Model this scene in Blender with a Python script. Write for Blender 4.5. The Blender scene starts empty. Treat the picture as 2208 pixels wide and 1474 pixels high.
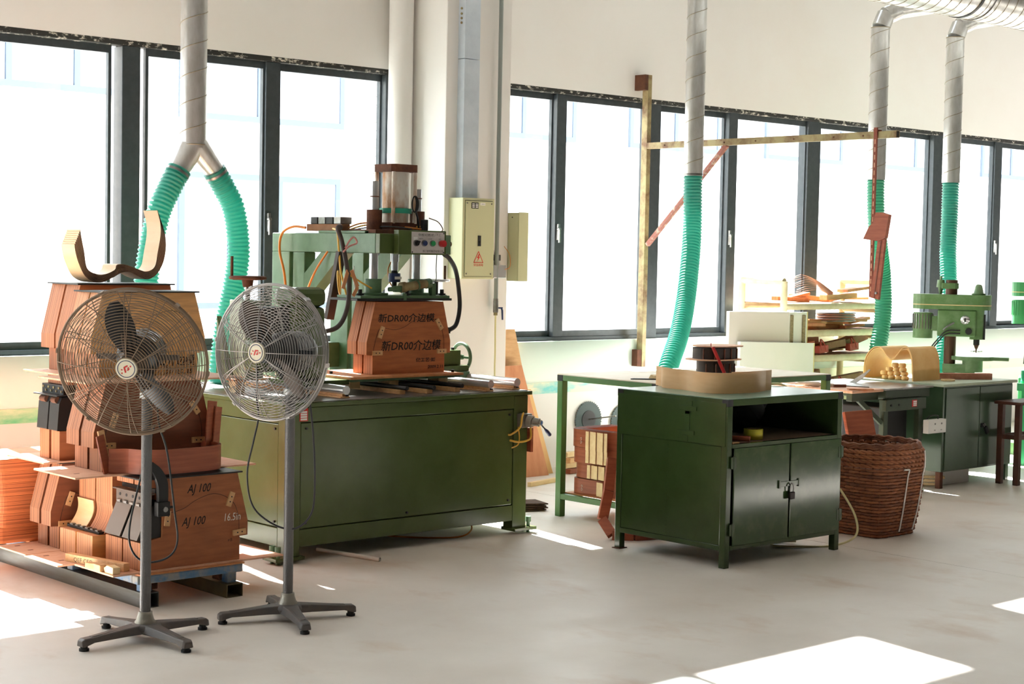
import bpy, math, random
from math import sin, cos, pi, radians, sqrt, atan2
from mathutils import Vector, Matrix, Quaternion

scene = bpy.context.scene
COL = scene.collection
random.seed(7)

# ------------------------------------------------------------------ camera
CAM_H = 1.6
YAW, PITCH, ROLL = 0.739, -0.0519, 0.0197
_f = Vector((sin(YAW) * cos(PITCH), cos(YAW) * cos(PITCH), sin(PITCH)))
_r = Vector((cos(YAW), -sin(YAW), 0))
_u = _r.cross(_f)
_r2 = _r * cos(ROLL) + _u * sin(ROLL)
_u2 = -_r * sin(ROLL) + _u * cos(ROLL)
cam_data = bpy.data.cameras.new('camera')
cam_data.sensor_fit = 'HORIZONTAL'
cam_data.sensor_width = 36.0
cam_data.lens = 3605.0 / 2208.0 * 36.0
cam_data.clip_start = 0.05
cam_data.clip_end = 200
cam = bpy.data.objects.new('camera', cam_data)
COL.objects.link(cam)
cam.matrix_world = Matrix(((_r2.x, _u2.x, -_f.x, 0), (_r2.y, _u2.y, -_f.y, 0), (_r2.z, _u2.z, -_f.z, CAM_H), (0, 0, 0, 1)))
scene.camera = cam

# ------------------------------------------------------------------ world, sun, exposure
world = bpy.data.worlds.new('world')
scene.world = world
world.use_nodes = True
wn = world.node_tree.nodes
bg = wn.get('Background') or wn.new('ShaderNodeBackground')
bg.inputs[0].default_value = (0.90, 0.95, 1.0, 1)
bg.inputs[1].default_value = 5.5
sun_data = bpy.data.lights.new('sun', 'SUN')
sun_data.energy = 46.0
sun_data.angle = radians(0.6)
sun_data.color = (1.0, 0.97, 0.93)
sun = bpy.data.objects.new('sun', sun_data)
COL.objects.link(sun)
sun.rotation_euler = Vector((-0.19, -1.0, -1.0)).to_track_quat('-Z', 'Y').to_euler()
sun.location = (8, 20, 14)
scene.view_settings.view_transform = 'Standard'
scene.view_settings.look = 'None'
scene.view_settings.gamma = 1.0
scene.view_settings.use_curve_mapping = False
scene.view_settings.exposure = 0.55
scene.cycles.max_bounces = 12
scene.cycles.diffuse_bounces = 7
scene.cycles.transparent_max_bounces = 24
scene.cycles.use_denoising = True
scene.cycles.sample_clamp_indirect = 30.0

# ------------------------------------------------------------------ materials
def S(r, g, b):
    def l(c):
        c /= 255.0
        return c / 12.92 if c <= 0.04045 else ((c + 0.055) / 1.055) ** 2.4
    return (l(r), l(g), l(b), 1.0)

MATS = {}
def mat(name, col, rough=0.6, metal=0.0, col2=None, scale=8.0, amount=1.0, bump=0.0, bscale=60.0,
        stretch=(1, 1, 1), trans=0.0, lo=0.35, hi=0.7, spec=None, coat=0.0):
    """Principled surface; colour drifts between col and col2 with a noise, optional fine relief."""
    if name in MATS:
        return MATS[name]
    m = bpy.data.materials.new(name)
    m.use_nodes = True
    nt = m.node_tree
    b = nt.nodes['Principled BSDF']
    b.inputs['Base Color'].default_value = col
    b.inputs['Roughness'].default_value = rough
    b.inputs['Metallic'].default_value = metal
    if spec is not None:
        b.inputs['Specular IOR Level'].default_value = spec
    if coat:
        b.inputs['Coat Weight'].default_value = coat
        b.inputs['Coat Roughness'].default_value = 0.15
    tc = nt.nodes.new('ShaderNodeTexCoord')
    mp = nt.nodes.new('ShaderNodeMapping')
    mp.inputs['Scale'].default_value = stretch
    nt.links.new(tc.outputs['Object'], mp.inputs[0])
    if col2 is not None:
        n = nt.nodes.new('ShaderNodeTexNoise')
        n.inputs['Scale'].default_value = scale
        n.inputs['Detail'].default_value = 7
        n.inputs['Roughness'].default_value = 0.62
        nt.links.new(mp.outputs[0], n.inputs['Vector'])
        r = nt.nodes.new('ShaderNodeValToRGB')
        r.color_ramp.elements[0].position = lo
        r.color_ramp.elements[0].color = col
        r.color_ramp.elements[1].position = hi
        r.color_ramp.elements[1].color = tuple(col[i] * (1 - amount) + col2[i] * amount for i in range(3)) + (1,)
        nt.links.new(n.outputs['Fac'], r.inputs[0])
        nt.links.new(r.outputs[0], b.inputs['Base Color'])
    if bump:
        n2 = nt.nodes.new('ShaderNodeTexNoise')
        n2.inputs['Scale'].default_value = bscale
        n2.inputs['Detail'].default_value = 4
        nt.links.new(mp.outputs[0], n2.inputs['Vector'])
        bp = nt.nodes.new('ShaderNodeBump')
        bp.inputs['Strength'].default_value = bump
        bp.inputs['Distance'].default_value = 0.004
        nt.links.new(n2.outputs['Fac'], bp.inputs['Height'])
        nt.links.new(bp.outputs[0], b.inputs['Normal'])
    if trans:
        out = nt.nodes['Material Output']
        tr = nt.nodes.new('ShaderNodeBsdfTranslucent')
        tr.inputs[0].default_value = tuple(min(1, c * 1.25) for c in col[:3]) + (1,)
        mx = nt.nodes.new('ShaderNodeMixShader')
        mx.inputs[0].default_value = trans
        nt.links.new(b.outputs[0], mx.inputs[1])
        nt.links.new(tr.outputs[0], mx.inputs[2])
        nt.links.new(mx.outputs[0], out.inputs['Surface'])
    MATS[name] = m
    return m

def ply_mat(name, c1, c2, axis, freq, face, rough=0.65):
    """Plywood block: thin glue lines across one axis, visible on the edges, a plain face veneer on the big sides."""
    if name in MATS:
        return MATS[name]
    m = bpy.data.materials.new(name)
    m.use_nodes = True
    nt = m.node_tree
    b = nt.nodes['Principled BSDF']
    b.inputs['Roughness'].default_value = rough
    tc = nt.nodes.new('ShaderNodeTexCoord')
    sep = nt.nodes.new('ShaderNodeSeparateXYZ')
    nt.links.new(tc.outputs['Object'], sep.inputs[0])
    w = nt.nodes.new('ShaderNodeTexNoise')
    w.noise_dimensions = '1D'
    w.inputs['Scale'].default_value = freq
    w.inputs['Detail'].default_value = 2.5
    w.inputs['Roughness'].default_value = 0.8
    nt.links.new(sep.outputs[axis], w.inputs['W'])
    r = nt.nodes.new('ShaderNodeValToRGB')
    r.color_ramp.elements[0].position = 0.38
    r.color_ramp.elements[0].color = c2
    r.color_ramp.elements[1].position = 0.56
    r.color_ramp.elements[1].color = c1
    nt.links.new(w.outputs['Fac'], r.inputs[0])
    geo = nt.nodes.new('ShaderNodeNewGeometry')
    # the block's own axis: object and world axes agree for every block built here
    sn = nt.nodes.new('ShaderNodeSeparateXYZ')
    nt.links.new(geo.outputs['True Normal'], sn.inputs[0])
    ab = nt.nodes.new('ShaderNodeMath'); ab.operation = 'ABSOLUTE'
    nt.links.new(sn.outputs[axis], ab.inputs[0])
    gt = nt.nodes.new('ShaderNodeMath'); gt.operation = 'GREATER_THAN'; gt.inputs[1].default_value = 0.8
    nt.links.new(ab.outputs[0], gt.inputs[0])
    fn = nt.nodes.new('ShaderNodeTexNoise')
    fn.inputs['Scale'].default_value = 5
    fn.inputs['Detail'].default_value = 8
    mp = nt.nodes.new('ShaderNodeMapping')
    mp.inputs['Scale'].default_value = (1.2, 6, 9)
    nt.links.new(tc.outputs['Object'], mp.inputs[0])
    nt.links.new(mp.outputs[0], fn.inputs['Vector'])
    fr = nt.nodes.new('ShaderNodeValToRGB')
    fr.color_ramp.elements[0].position = 0.3
    fr.color_ramp.elements[0].color = tuple(c * 0.72 for c in face[:3]) + (1,)
    fr.color_ramp.elements[1].position = 0.65
    fr.color_ramp.elements[1].color = face
    nt.links.new(fn.outputs['Fac'], fr.inputs[0])
    mx = nt.nodes.new('ShaderNodeMix')
    mx.data_type = 'RGBA'
    nt.links.new(gt.outputs[0], mx.inputs['Factor'])
    nt.links.new(r.outputs[0], mx.inputs[6])
    nt.links.new(fr.outputs[0], mx.inputs[7])
    nt.links.new(mx.outputs[2], b.inputs['Base Color'])
    MATS[name] = m
    return m

def glass_mat(name):
    m = bpy.data.materials.new(name)
    m.use_nodes = True
    nt = m.node_tree
    nt.nodes.clear()
    out = nt.nodes.new('ShaderNodeOutputMaterial')
    t = nt.nodes.new('ShaderNodeBsdfTransparent')
    t.inputs[0].default_value = (0.93, 0.96, 0.97, 1)
    g = nt.nodes.new('ShaderNodeBsdfGlossy')
    g.inputs['Roughness'].default_value = 0.02
    mx = nt.nodes.new('ShaderNodeMixShader')
    mx.inputs[0].default_value = 0.035
    nt.links.new(t.outputs[0], mx.inputs[1])
    nt.links.new(g.outputs[0], mx.inputs[2])
    nt.links.new(mx.outputs[0], out.inputs['Surface'])
    MATS[name] = m
    return m

M_WALL = mat('wall_paint', S(232, 229, 226), 0.85, col2=S(227, 220, 214), scale=0.9, lo=0.45, hi=0.85, bump=0.05, bscale=25)
M_WALLMINT = mat('low_wall_paint', S(236, 243, 234), 0.8, col2=S(226, 240, 230), scale=0.7)
M_STRIPR = mat('stained_strip_pale', S(240, 234, 206), 0.6, col2=S(126, 206, 204), scale=1.3, lo=0.5, hi=0.62, stretch=(1, 1, 3))
M_STRIP = mat('stained_strip', S(120, 205, 150), 0.6, col2=S(238, 236, 205), scale=1.1, lo=0.42, hi=0.58, stretch=(1, 1, 3))
M_CEIL = mat('ceiling_paint', S(180, 178, 174), 0.9)  # greyed to lower the light bounced down from the unseen ceiling
M_HALL = mat('hall_wall_dark', S(84, 82, 78), 0.9)  # colour kept dark so the unseen walls bounce little fill light
M_FRAME = mat('window_frame_paint', S(48, 55, 60), 0.45, col2=S(60, 66, 70), scale=20)
M_FRAMEW = mat('chipped_lintel', S(38, 38, 36), 0.7, col2=S(214, 208, 196), scale=26, lo=0.55, hi=0.66, stretch=(1, 1, 2))
M_GLASS = glass_mat('window_glass')
M_GREEN = mat('machine_green', S(70, 84, 44), 0.25, col2=S(80, 94, 54), scale=5, bump=0.05, bscale=12, lo=0.3, hi=0.75)
M_GREENL = mat('press_green', S(92, 122, 90), 0.42, col2=S(72, 102, 70), scale=9, bump=0.1, bscale=30)
M_CAB = mat('cabinet_green', S(46, 64, 32), 0.2, col2=S(54, 74, 40), scale=4, bump=0.05, bscale=6, lo=0.3, hi=0.75)
M_CABW = mat('cabinet_green_worn', S(50, 72, 40), 0.13, col2=S(70, 88, 56), scale=6, bump=0.07, bscale=7, lo=0.5, hi=0.72)
M_CABTOP = mat('cabinet_top_green', S(120, 150, 132), 0.3, col2=S(104, 134, 116), scale=6)
M_TABGREEN = mat('table_green', S(82, 124, 68), 0.4, col2=S(70, 108, 58), scale=8)
M_DRILL = mat('drill_green', S(88, 122, 72), 0.4, col2=S(122, 148, 110), scale=7, lo=0.4, hi=0.7)
M_DARK = mat('black_steel', S(40, 38, 38), 0.5, 0.3)
M_BLACK = mat('black_rubber', S(22, 22, 24), 0.6)
M_CABLE = mat('dark_cable', S(38, 37, 38), 0.5)
M_FAN = mat('hammered_grey', S(96, 93, 93), 0.4, 0.35, bump=0.5, bscale=160)
M_FANBASE = mat('fan_base_grey', S(88, 86, 87), 0.5, 0.2, col2=S(104, 94, 88), scale=12)
M_WIRE = mat('fan_wire_chrome', S(150, 144, 140), 0.35, 0.8)
M_WIREB = mat('fan_wire_dusty', S(128, 106, 86), 0.6, 0.35)
M_BLADE = mat('fan_blade_dark', S(44, 44, 47), 0.5, 0.2)
M_BLADEB = mat('fan_blade_dusty', S(92, 76, 66), 0.6, 0.1, col2=S(68, 60, 55), scale=14)
M_CHROME = mat('chrome', S(222, 222, 224), 0.2, 0.65)
M_STEEL = mat('bare_steel', S(150, 150, 150), 0.35, 0.9, col2=S(120, 112, 102), scale=12)
M_ALU = mat('cast_aluminium', S(150, 145, 135), 0.45, 0.6, bump=0.3, bscale=90)
M_GALV = mat('galvanised_duct', S(214, 214, 214), 0.28, 0.6, col2=S(186, 184, 178), scale=14, stretch=(1, 1, 0.3))
M_SEAM = mat('duct_seam', S(150, 140, 120), 0.5, 0.6)
M_HOSE = mat('teal_hose', S(66, 164, 148), 0.35, trans=0.4)
M_HOSEG = mat('green_hose', S(76, 170, 140), 0.35, trans=0.4)
M_PLY = ply_mat('plywood_block', S(196, 128, 84), S(112, 62, 40), 1, 130, S(170, 100, 62))
M_PLYT = ply_mat('plywood_block_tan', S(212, 152, 108), S(150, 92, 64), 1, 130, S(222, 166, 106))
M_PLYD = ply_mat('plywood_block_brown', S(178, 116, 80), S(92, 54, 38), 1, 130, S(126, 70, 44))
M_PLYR = ply_mat('plywood_block_red', S(192, 122, 80), S(122, 68, 44), 1, 130, S(184, 106, 62))
M_PLYZ = ply_mat('plywood_flat', S(224, 124, 70), S(134, 60, 32), 2, 150, S(226, 142, 88))
M_BOARD = mat('plywood_sheet', S(222, 178, 150), 0.7, col2=S(206, 150, 116), scale=5, stretch=(2, 8, 2))
M_BOARDO = mat('plywood_sheet_edge', S(206, 140, 92), 0.7, col2=S(180, 110, 66), scale=7, stretch=(2, 8, 2))
M_PLAIN = mat('planed_wood', S(222, 176, 128), 0.65, col2=S(200, 150, 100), scale=4, stretch=(2, 10, 10))
M_PALE = mat('pale_wood', S(238, 212, 164), 0.65, col2=S(224, 190, 140), scale=4, stretch=(2, 8, 8))
M_MAHO = mat('mahogany', S(164, 86, 56), 0.45, col2=S(134, 62, 38), scale=4, stretch=(1, 1, 14))
M_MAHOD = mat('mahogany_inside', S(116, 58, 36), 0.5, col2=S(96, 44, 28), scale=5, stretch=(1, 1, 10))
M_MAPLE = mat('maple', S(232, 190, 142), 0.42, col2=S(220, 172, 122), scale=3, stretch=(1, 1, 6))
M_MAPLEE = mat('maple_edge', S(142, 112, 92), 0.6)
M_RUST = mat('rust', S(110, 66, 44), 0.8, 0.2, col2=S(76, 46, 34), scale=18, bump=0.3)
M_RUSTW = mat('rusty_white_tube', S(214, 208, 198), 0.5, 0.3, col2=S(176, 124, 76), scale=7, lo=0.46, hi=0.66, stretch=(1, 1, 0.5))
M_BLUE = mat('blue_worn_paint', S(92, 128, 164), 0.6, col2=S(150, 150, 146), scale=9, lo=0.45, hi=0.6)
M_MILL = mat('mill_steel_tube', S(104, 108, 108), 0.42, 0.6, col2=S(84, 84, 72), scale=5, stretch=(6, 0.6, 6))
M_WHITE = mat('white_plastic', S(232, 230, 226), 0.5)
M_BOX = mat('switch_box_cream', S(192, 192, 154), 0.45)
M_BOXG = mat('switch_box_side', S(206, 214, 178), 0.45)
M_RED = mat('red_print', S(196, 40, 34), 0.5)
M_REDP = mat('red_plastic', S(176, 30, 34), 0.4)
M_INK = mat('black_ink', S(26, 22, 20), 0.8)
M_CHALK = mat('chalk', S(226, 218, 206), 0.9)
M_NAVY = mat('navy_plastic', S(28, 44, 92), 0.4)
M_BTNG = mat('green_button', S(36, 150, 84), 0.4)
M_YEL = mat('yellow_tube', S(222, 170, 64), 0.4)
M_ORA = mat('orange_tube', S(208, 124, 40), 0.4)
M_CLEAR = mat('pale_hose', S(226, 214, 160), 0.35)
M_TAPEG = mat('green_tape', S(38, 146, 118), 0.5)
M_PANEL = mat('foam_panel_white', S(244, 250, 246), 0.6, col2=S(236, 246, 240), scale=2)
M_PANELE = mat('foam_panel_edge', S(222, 214, 150), 0.8)
M_FOAM = mat('foam_grey', S(170, 160, 128), 0.9, col2=S(116, 104, 76), scale=60)
M_WRAP = mat('wrapped_pipe', S(218, 204, 168), 0.7, col2=S(200, 182, 142), scale=10, bump=0.3, bscale=30)
M_WICK = mat('wicker', S(164, 100, 62), 0.6, col2=S(122, 70, 42), scale=14)
M_WICKD = mat('wicker_dark', S(134, 80, 50), 0.65, col2=S(98, 56, 36), scale=14)
M_OUT = mat('outside_render', S(240, 238, 234), 0.9)
M_OUTG = mat('outside_pane', S(176, 184, 196), 0.3)
M_GROUND = mat('outside_ground', S(212, 208, 200), 0.9)
M_CARD = mat('card_brown', S(150, 110, 78), 0.8, col2=S(124, 86, 58), scale=9)
M_TAN = mat('tan_fibre', S(242, 200, 134), 0.6, col2=S(230, 176, 106), scale=5)
M_BRASS = mat('corroded_brass', S(160, 146, 104), 0.55, 0.15, col2=S(112, 80, 52), scale=9, lo=0.42, hi=0.66)
M_OLDPINK = mat('faded_red_paint', S(150, 92, 80), 0.7, col2=S(186, 170, 150), scale=20, lo=0.5, hi=0.66)
M_YTAPE = mat('yellow_tape', S(196, 184, 60), 0.2)
M_BRICKRED = mat('pink_brick', S(196, 138, 116), 0.8, col2=S(172, 112, 92), scale=20, bump=0.3)

# ------------------------------------------------------------------ mesh helpers
ORG = {}          # object -> world origin of the thing it belongs to

class MB:
    """Collects faces; build() links them as ONE mesh object."""
    def __init__(self):
        self.v, self.f, self.s = [], [], []

    def add(self, vs, fs, sm=False):
        o = len(self.v)
        self.v += [tuple(p) for p in vs]
        for k in fs:
            self.f.append(tuple(o + i for i in k))
            self.s.append(sm)
        return self

    def box(self, x0, y0, z0, x1, y1, z1):
        vs = [(x0, y0, z0), (x1, y0, z0), (x1, y1, z0), (x0, y1, z0), (x0, y0, z1), (x1, y0, z1), (x1, y1, z1), (x0, y1, z1)]
        return self.add(vs, [(0, 3, 2, 1), (4, 5, 6, 7), (0, 1, 5, 4), (1, 2, 6, 5), (2, 3, 7, 6), (3, 0, 4, 7)])

    def bar(self, p, q, w, h, up=(0, 0, 1)):
        """square bar from p to q, w across, h along up"""
        p, q = Vector(p), Vector(q)
        d = (q - p).normalized()
        a = d.cross(Vector(up))
        if a.length < 1e-6:
            a = Vector((1, 0, 0))
        a.normalize()
        b = a.cross(d).normalized()
        a *= w / 2
        b *= h / 2
        vs = [p - a - b, p + a - b, p + a + b, p - a + b, q - a - b, q + a - b, q + a + b, q - a + b]
        return self.add(vs, [(0, 1, 2, 3), (7, 6, 5, 4), (0, 4, 5, 1), (1, 5, 6, 2), (2, 6, 7, 3), (3, 7, 4, 0)])

    def cyl(self, p, q, r, r2=None, n=20, cap=True):
        p, q = Vector(p), Vector(q)
        r2 = r if r2 is None else r2
        d = (q - p).normalized()
        a = d.orthogonal().normalized()
        b = d.cross(a)
        vs = []
        for c, rr in ((p, r), (q, r2)):
            for i in range(n):
                t = 2 * pi * i / n
                vs.append(c + (a * cos(t) + b * sin(t)) * rr)
        self.add(vs, [(i, (i + 1) % n, n + (i + 1) % n, n + i) for i in range(n)], True)
        if cap:
            if r > 1e-6:
                self.add(vs[:n], [tuple(reversed(range(n)))])
            if r2 > 1e-6:
                self.add(vs[n:], [tuple(range(n))])
        return self

    def tube(self, pts, r, n=8, closed=False, cap=True):
        pts = [Vector(p) for p in pts]
        m = len(pts)
        rs = r if isinstance(r, (list, tuple)) else [r] * m
        tg = []
        for i in range(m):
            if closed:
                t = pts[(i + 1) % m] - pts[i - 1]
            else:
                t = pts[min(i + 1, m - 1)] - pts[max(i - 1, 0)]
            tg.append(t.normalized())
        a = tg[0].orthogonal().normalized()
        vs = []
        for i in range(m):
            if i:
                ax = tg[i - 1].cross(tg[i])
                if ax.length > 1e-8:
                    a = Quaternion(ax.normalized(), tg[i - 1].angle(tg[i])) @ a
                a = (a - tg[i] * a.dot(tg[i])).normalized()
            b = tg[i].cross(a)
            for k in range(n):
                t = 2 * pi * k / n
                vs.append(pts[i] + (a * cos(t) + b * sin(t)) * rs[i])
        fs = []
        for i in range(m if closed else m - 1):
            j = (i + 1) % m
            for k in range(n):
                k2 = (k + 1) % n
                fs.append((i * n + k, i * n + k2, j * n + k2, j * n + k))
        self.add(vs, fs, True)
        if cap and not closed:
            self.add(vs[:n], [tuple(reversed(range(n)))])
            self.add(vs[-n:], [tuple(range(n))])
        return self

    def prism(self, poly, lo, hi, axis='y', sm=False):
        if axis == 'y':
            g = lambda u, v, w: (u, w, v)
        elif axis == 'x':
            g = lambda u, v, w: (w, u, v)
        else:
            g = lambda u, v, w: (u, v, w)
        n = len(poly)
        A = [g(u, v, lo) for u, v in poly]
        B = [g(u, v, hi) for u, v in poly]
        self.add(A, [tuple(range(n))])
        self.add(B, [tuple(reversed(range(n)))])
        self.add(A + B, [(i, n + i, n + (i + 1) % n, (i + 1) % n) for i in range(n)], sm)
        return self

    def strip(self, path, z0, z1, th, closed=False):
        """upright sheet of thickness th following an (x, y) path"""
        P = [Vector((x, y)) for x, y in path]
        m = len(P)
        L, R = [], []
        for i in range(m):
            t = (P[min(i + 1, m - 1)] - P[max(i - 1, 0)]).normalized()
            nrm = Vector((-t.y, t.x)) * th / 2
            L.append(P[i] + nrm)
            R.append(P[i] - nrm)
        vs = []
        for i in range(m):
            vs += [(L[i].x, L[i].y, z0), (R[i].x, R[i].y, z0), (R[i].x, R[i].y, z1), (L[i].x, L[i].y, z1)]
        fl, fe = [], []
        for i in range(m - 1):
            a, b = 4 * i, 4 * i + 4
            fl += [(a, b, b + 3, a + 3), (a + 1, a + 2, b + 2, b + 1)]
            fe += [(a + 3, b + 3, b + 2, a + 2), (a, a + 1, b + 1, b)]
        self.add(vs, fl, True)
        self.add(vs, fe + [(0, 3, 2, 1), (4 * m - 4, 4 * m - 3, 4 * m - 2, 4 * m - 1)])
        return self

    def lathe(self, prof, c, ax=(0, 0, 1), n=28):
        c, d = Vector(c), Vector(ax).normalized()
        a = d.orthogonal().normalized()
        b = d.cross(a)
        vs = []
        for r, h in prof:
            for i in range(n):
                t = 2 * pi * i / n
                vs.append(c + d * h + (a * cos(t) + b * sin(t)) * max(r, 1e-5))
        fs = []
        for j in range(len(prof) - 1):
            for i in range(n):
                k = (i + 1) % n
                fs.append((j * n + i, j * n + k, (j + 1) * n + k, (j + 1) * n + i))
        return self.add(vs, fs, True)

    def torus(self, c, R, r, ax=(0, 0, 1), n=40, k=8):
        c, d = Vector(c), Vector(ax).normalized()
        a = d.orthogonal().normalized()
        b = d.cross(a)
        return self.tube([c + (a * cos(2 * pi * i / n) + b * sin(2 * pi * i / n)) * R for i in range(n)], r, k, closed=True)

    def build(self, name, m, parent=None, bev=0.0, local=False, loc=None):
        o = ORG.get(parent, Vector((0, 0, 0))) if parent is not None else (Vector(loc) if loc is not None else Vector((0, 0, 0)))
        vs = self.v if local else [(x - o.x, y - o.y, z - o.z) for x, y, z in self.v]
        me = bpy.data.meshes.new(name)
        me.from_pydata(vs, [], self.f)
        me.polygons.foreach_set('use_smooth', self.s)
        me.materials.append(m)
        me.update()
        ob = bpy.data.objects.new(name, me)
        COL.objects.link(ob)
        if parent is not None:
            ob.parent = parent
            ORG[ob] = o
        else:
            ob.location = o
            ORG[ob] = o
        if bev:
            bm = ob.modifiers.new('bevel', 'BEVEL')
            bm.width = bev
            bm.segments = 2
            bm.limit_method = 'ANGLE'
            bm.angle_limit = radians(50)
        return ob

def tag(o, label=None, cat=None, group=None, kind=None):
    if label: o['label'] = label
    if cat: o['category'] = cat
    if group: o['group'] = group
    if kind: o['kind'] = kind
    return o

def thing(name, loc, label=None, cat=None, group=None, kind=None, rotz=0.0):
    o = bpy.data.objects.new(name, None)
    o.empty_display_size = 0.1
    COL.objects.link(o)
    o.location = loc
    o.rotation_euler = (0, 0, rotz)
    ORG[o] = Vector(loc)
    return tag(o, label, cat, group, kind)

def single(mb, name, m, label, cat, group=None, bev=0.0, kind=None):
    xs = [p[0] for p in mb.v]; ys = [p[1] for p in mb.v]; zs = [p[2] for p in mb.v]
    loc = ((min(xs) + max(xs)) / 2, (min(ys) + max(ys)) / 2, min(zs))
    return tag(mb.build(name, m, None, bev, loc=loc), label, cat, group, kind)

def edge_mat(o, m):
    """second material on the sawn edges (the flat shaded faces)"""
    o.data.materials.append(m)
    for p in o.data.polygons:
        if not p.use_smooth:
            p.material_index = 1
    return o

def copy_tree(o, parent=None):
    c = o.copy()
    COL.objects.link(c)
    c.parent = parent
    ORG[c] = ORG.get(o, Vector((0, 0, 0)))
    for ch in o.children:
        copy_tree(ch, c)
    return c

def spline(pts, per=8, closed=False):
    """Catmull-Rom through the points"""
    P = [Vector(p) for p in pts]
    out = []
    n = len(P)
    for i in range(n if closed else n - 1):
        p0 = P[(i - 1) % n] if closed or i > 0 else P[0] * 2 - P[1]
        p1, p2 = P[i], P[(i + 1) % n]
        p3 = P[(i + 2) % n] if closed or i + 2 < n else P[-1] * 2 - P[-2]
        for k in range(per):
            t = k / per
            out.append(0.5 * ((2 * p1) + (p2 - p0) * t + (2 * p0 - 5 * p1 + 4 * p2 - p3) * t * t + (3 * p1 - p0 - 3 * p2 + p3) * t ** 3))
    if not closed:
        out.append(P[-1])
    return out

def lettering(text, size, o, right, up, m, parent, name='lettering', shear=0.0, off=0.0008, width=None, bold=0.0):
    """flat print: the glyph outlines as a thin mesh lying on a surface; o = lower left corner"""
    cu = bpy.data.curves.new('t', 'FONT')
    cu.body = text
    cu.size = 1.0
    cu.resolution_u = 2
    cu.offset = bold
    ob = bpy.data.objects.new('t', cu)
    COL.objects.link(ob)
    dg = bpy.context.evaluated_depsgraph_get()
    me = ob.evaluated_get(dg).to_mesh()
    vs = [v.co.copy() for v in me.vertices]
    fs = [tuple(p.vertices) for p in me.polygons]
    ob.evaluated_get(dg).to_mesh_clear()
    bpy.data.objects.remove(ob)
    bpy.data.curves.remove(cu)
    if not vs:
        return None
    x0 = min(v.x for v in vs); x1 = max(v.x for v in vs)
    k = size if width is None else width / (x1 - x0)
    o, right, up = Vector(o), Vector(right).normalized(), Vector(up).normalized()
    nrm = right.cross(up)
    mb = MB()
    mb.add([o + right * ((v.x - x0) * k + shear * v.y * size) + up * (v.y * size) + nrm * off for v in vs], fs)
    return mb.build(name, m, parent)

def scribble(polys, o, right, up, m, parent, name, r=0.0012, off=0.0004):
    o, right, up = Vector(o), Vector(right).normalized(), Vector(up).normalized()
    nrm = right.cross(up)
    mb = MB()
    for pl in polys:
        mb.tube([o + right * a + up * b + nrm * off for a, b in pl], r, 5)
    return mb.build(name, m, parent)

X_, Y_, Z_ = Vector((1, 0, 0)), Vector((0, 1, 0)), Vector((0, 0, 1))

# ------------------------------------------------------------------ floor
def floor_mat():
    m = bpy.data.materials.new('concrete_floor')
    m.use_nodes = True
    nt = m.node_tree
    b = nt.nodes['Principled BSDF']
    tc = nt.nodes.new('ShaderNodeTexCoord')
    def noise(sc, det, stretch=(1, 1, 1)):
        mp = nt.nodes.new('ShaderNodeMapping'); mp.inputs['Scale'].default_value = stretch
        nt.links.new(tc.outputs['Object'], mp.inputs[0])
        n = nt.nodes.new('ShaderNodeTexNoise'); n.inputs['Scale'].default_value = sc; n.inputs['Detail'].default_value = det
        n.inputs['Roughness'].default_value = 0.6
        nt.links.new(mp.outputs[0], n.inputs['Vector'])
        return n
    def ramp(n, p0, c0, p1, c1):
        r = nt.nodes.new('ShaderNodeValToRGB')
        r.color_ramp.elements[0].position = p0; r.color_ramp.elements[0].color = c0
        r.color_ramp.elements[1].position = p1; r.color_ramp.elements[1].color = c1
        nt.links.new(n.outputs['Fac'], r.inputs[0])
        return r
    a = ramp(noise(1.1, 8), 0.3, S(210, 200, 191), 0.7, S(226, 219, 212))
    c = ramp(noise(2.6, 9, (1, 0.6, 1)), 0.55, (1, 1, 1, 1), 0.8, S(222, 196, 174))
    mx = nt.nodes.new('ShaderNodeMix'); mx.data_type = 'RGBA'; mx.blend_type = 'MULTIPLY'
    mx.inputs['Factor'].default_value = 0.8
    nt.links.new(a.outputs[0], mx.inputs[6]); nt.links.new(c.outputs[0], mx.inputs[7])
    e = ramp(noise(38, 3), 0.72, (1, 1, 1, 1), 0.8, S(150, 138, 126))
    mx2 = nt.nodes.new('ShaderNodeMix'); mx2.data_type = 'RGBA'; mx2.blend_type = 'MULTIPLY'
    mx2.inputs['Factor'].default_value = 0.5
    nt.links.new(mx.outputs[2], mx2.inputs[6]); nt.links.new(e.outputs[0], mx2.inputs[7])
    nt.links.new(mx2.outputs[2], b.inputs['Base Color'])
    rr = ramp(noise(3.0, 6), 0.3, (0.42, 0.42, 0.42, 1), 0.7, (0.62, 0.62, 0.62, 1))
    nt.links.new(rr.outputs[0], b.inputs['Roughness'])
    return m
M_FLOOR = floor_mat()
RX0, RX1, RY0, WY, RZ = -8.0, 27.0, -8.0, 9.1, 6.4
JX = 7.70
fl = MB().box(RX0, RY0, -0.12, JX - 0.0025, WY, 0.0).build('floor', M_FLOOR)
tag(fl, 'pale grey polished concrete floor slab in front', kind='structure')
fl2 = MB().box(JX + 0.0025, RY0, -0.12, RX1, WY, 0.0).build('floor', M_FLOOR)
tag(fl2, 'pale grey polished concrete floor slab beyond the joint', kind='structure')
tag(MB().box(JX - 0.0025, RY0, -0.12, JX + 0.0025, WY, -0.012).build('trim_1', mat('joint_filler', S(96, 84, 72), 0.9)), 'dark expansion joint between floor slabs', kind='structure')

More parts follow.
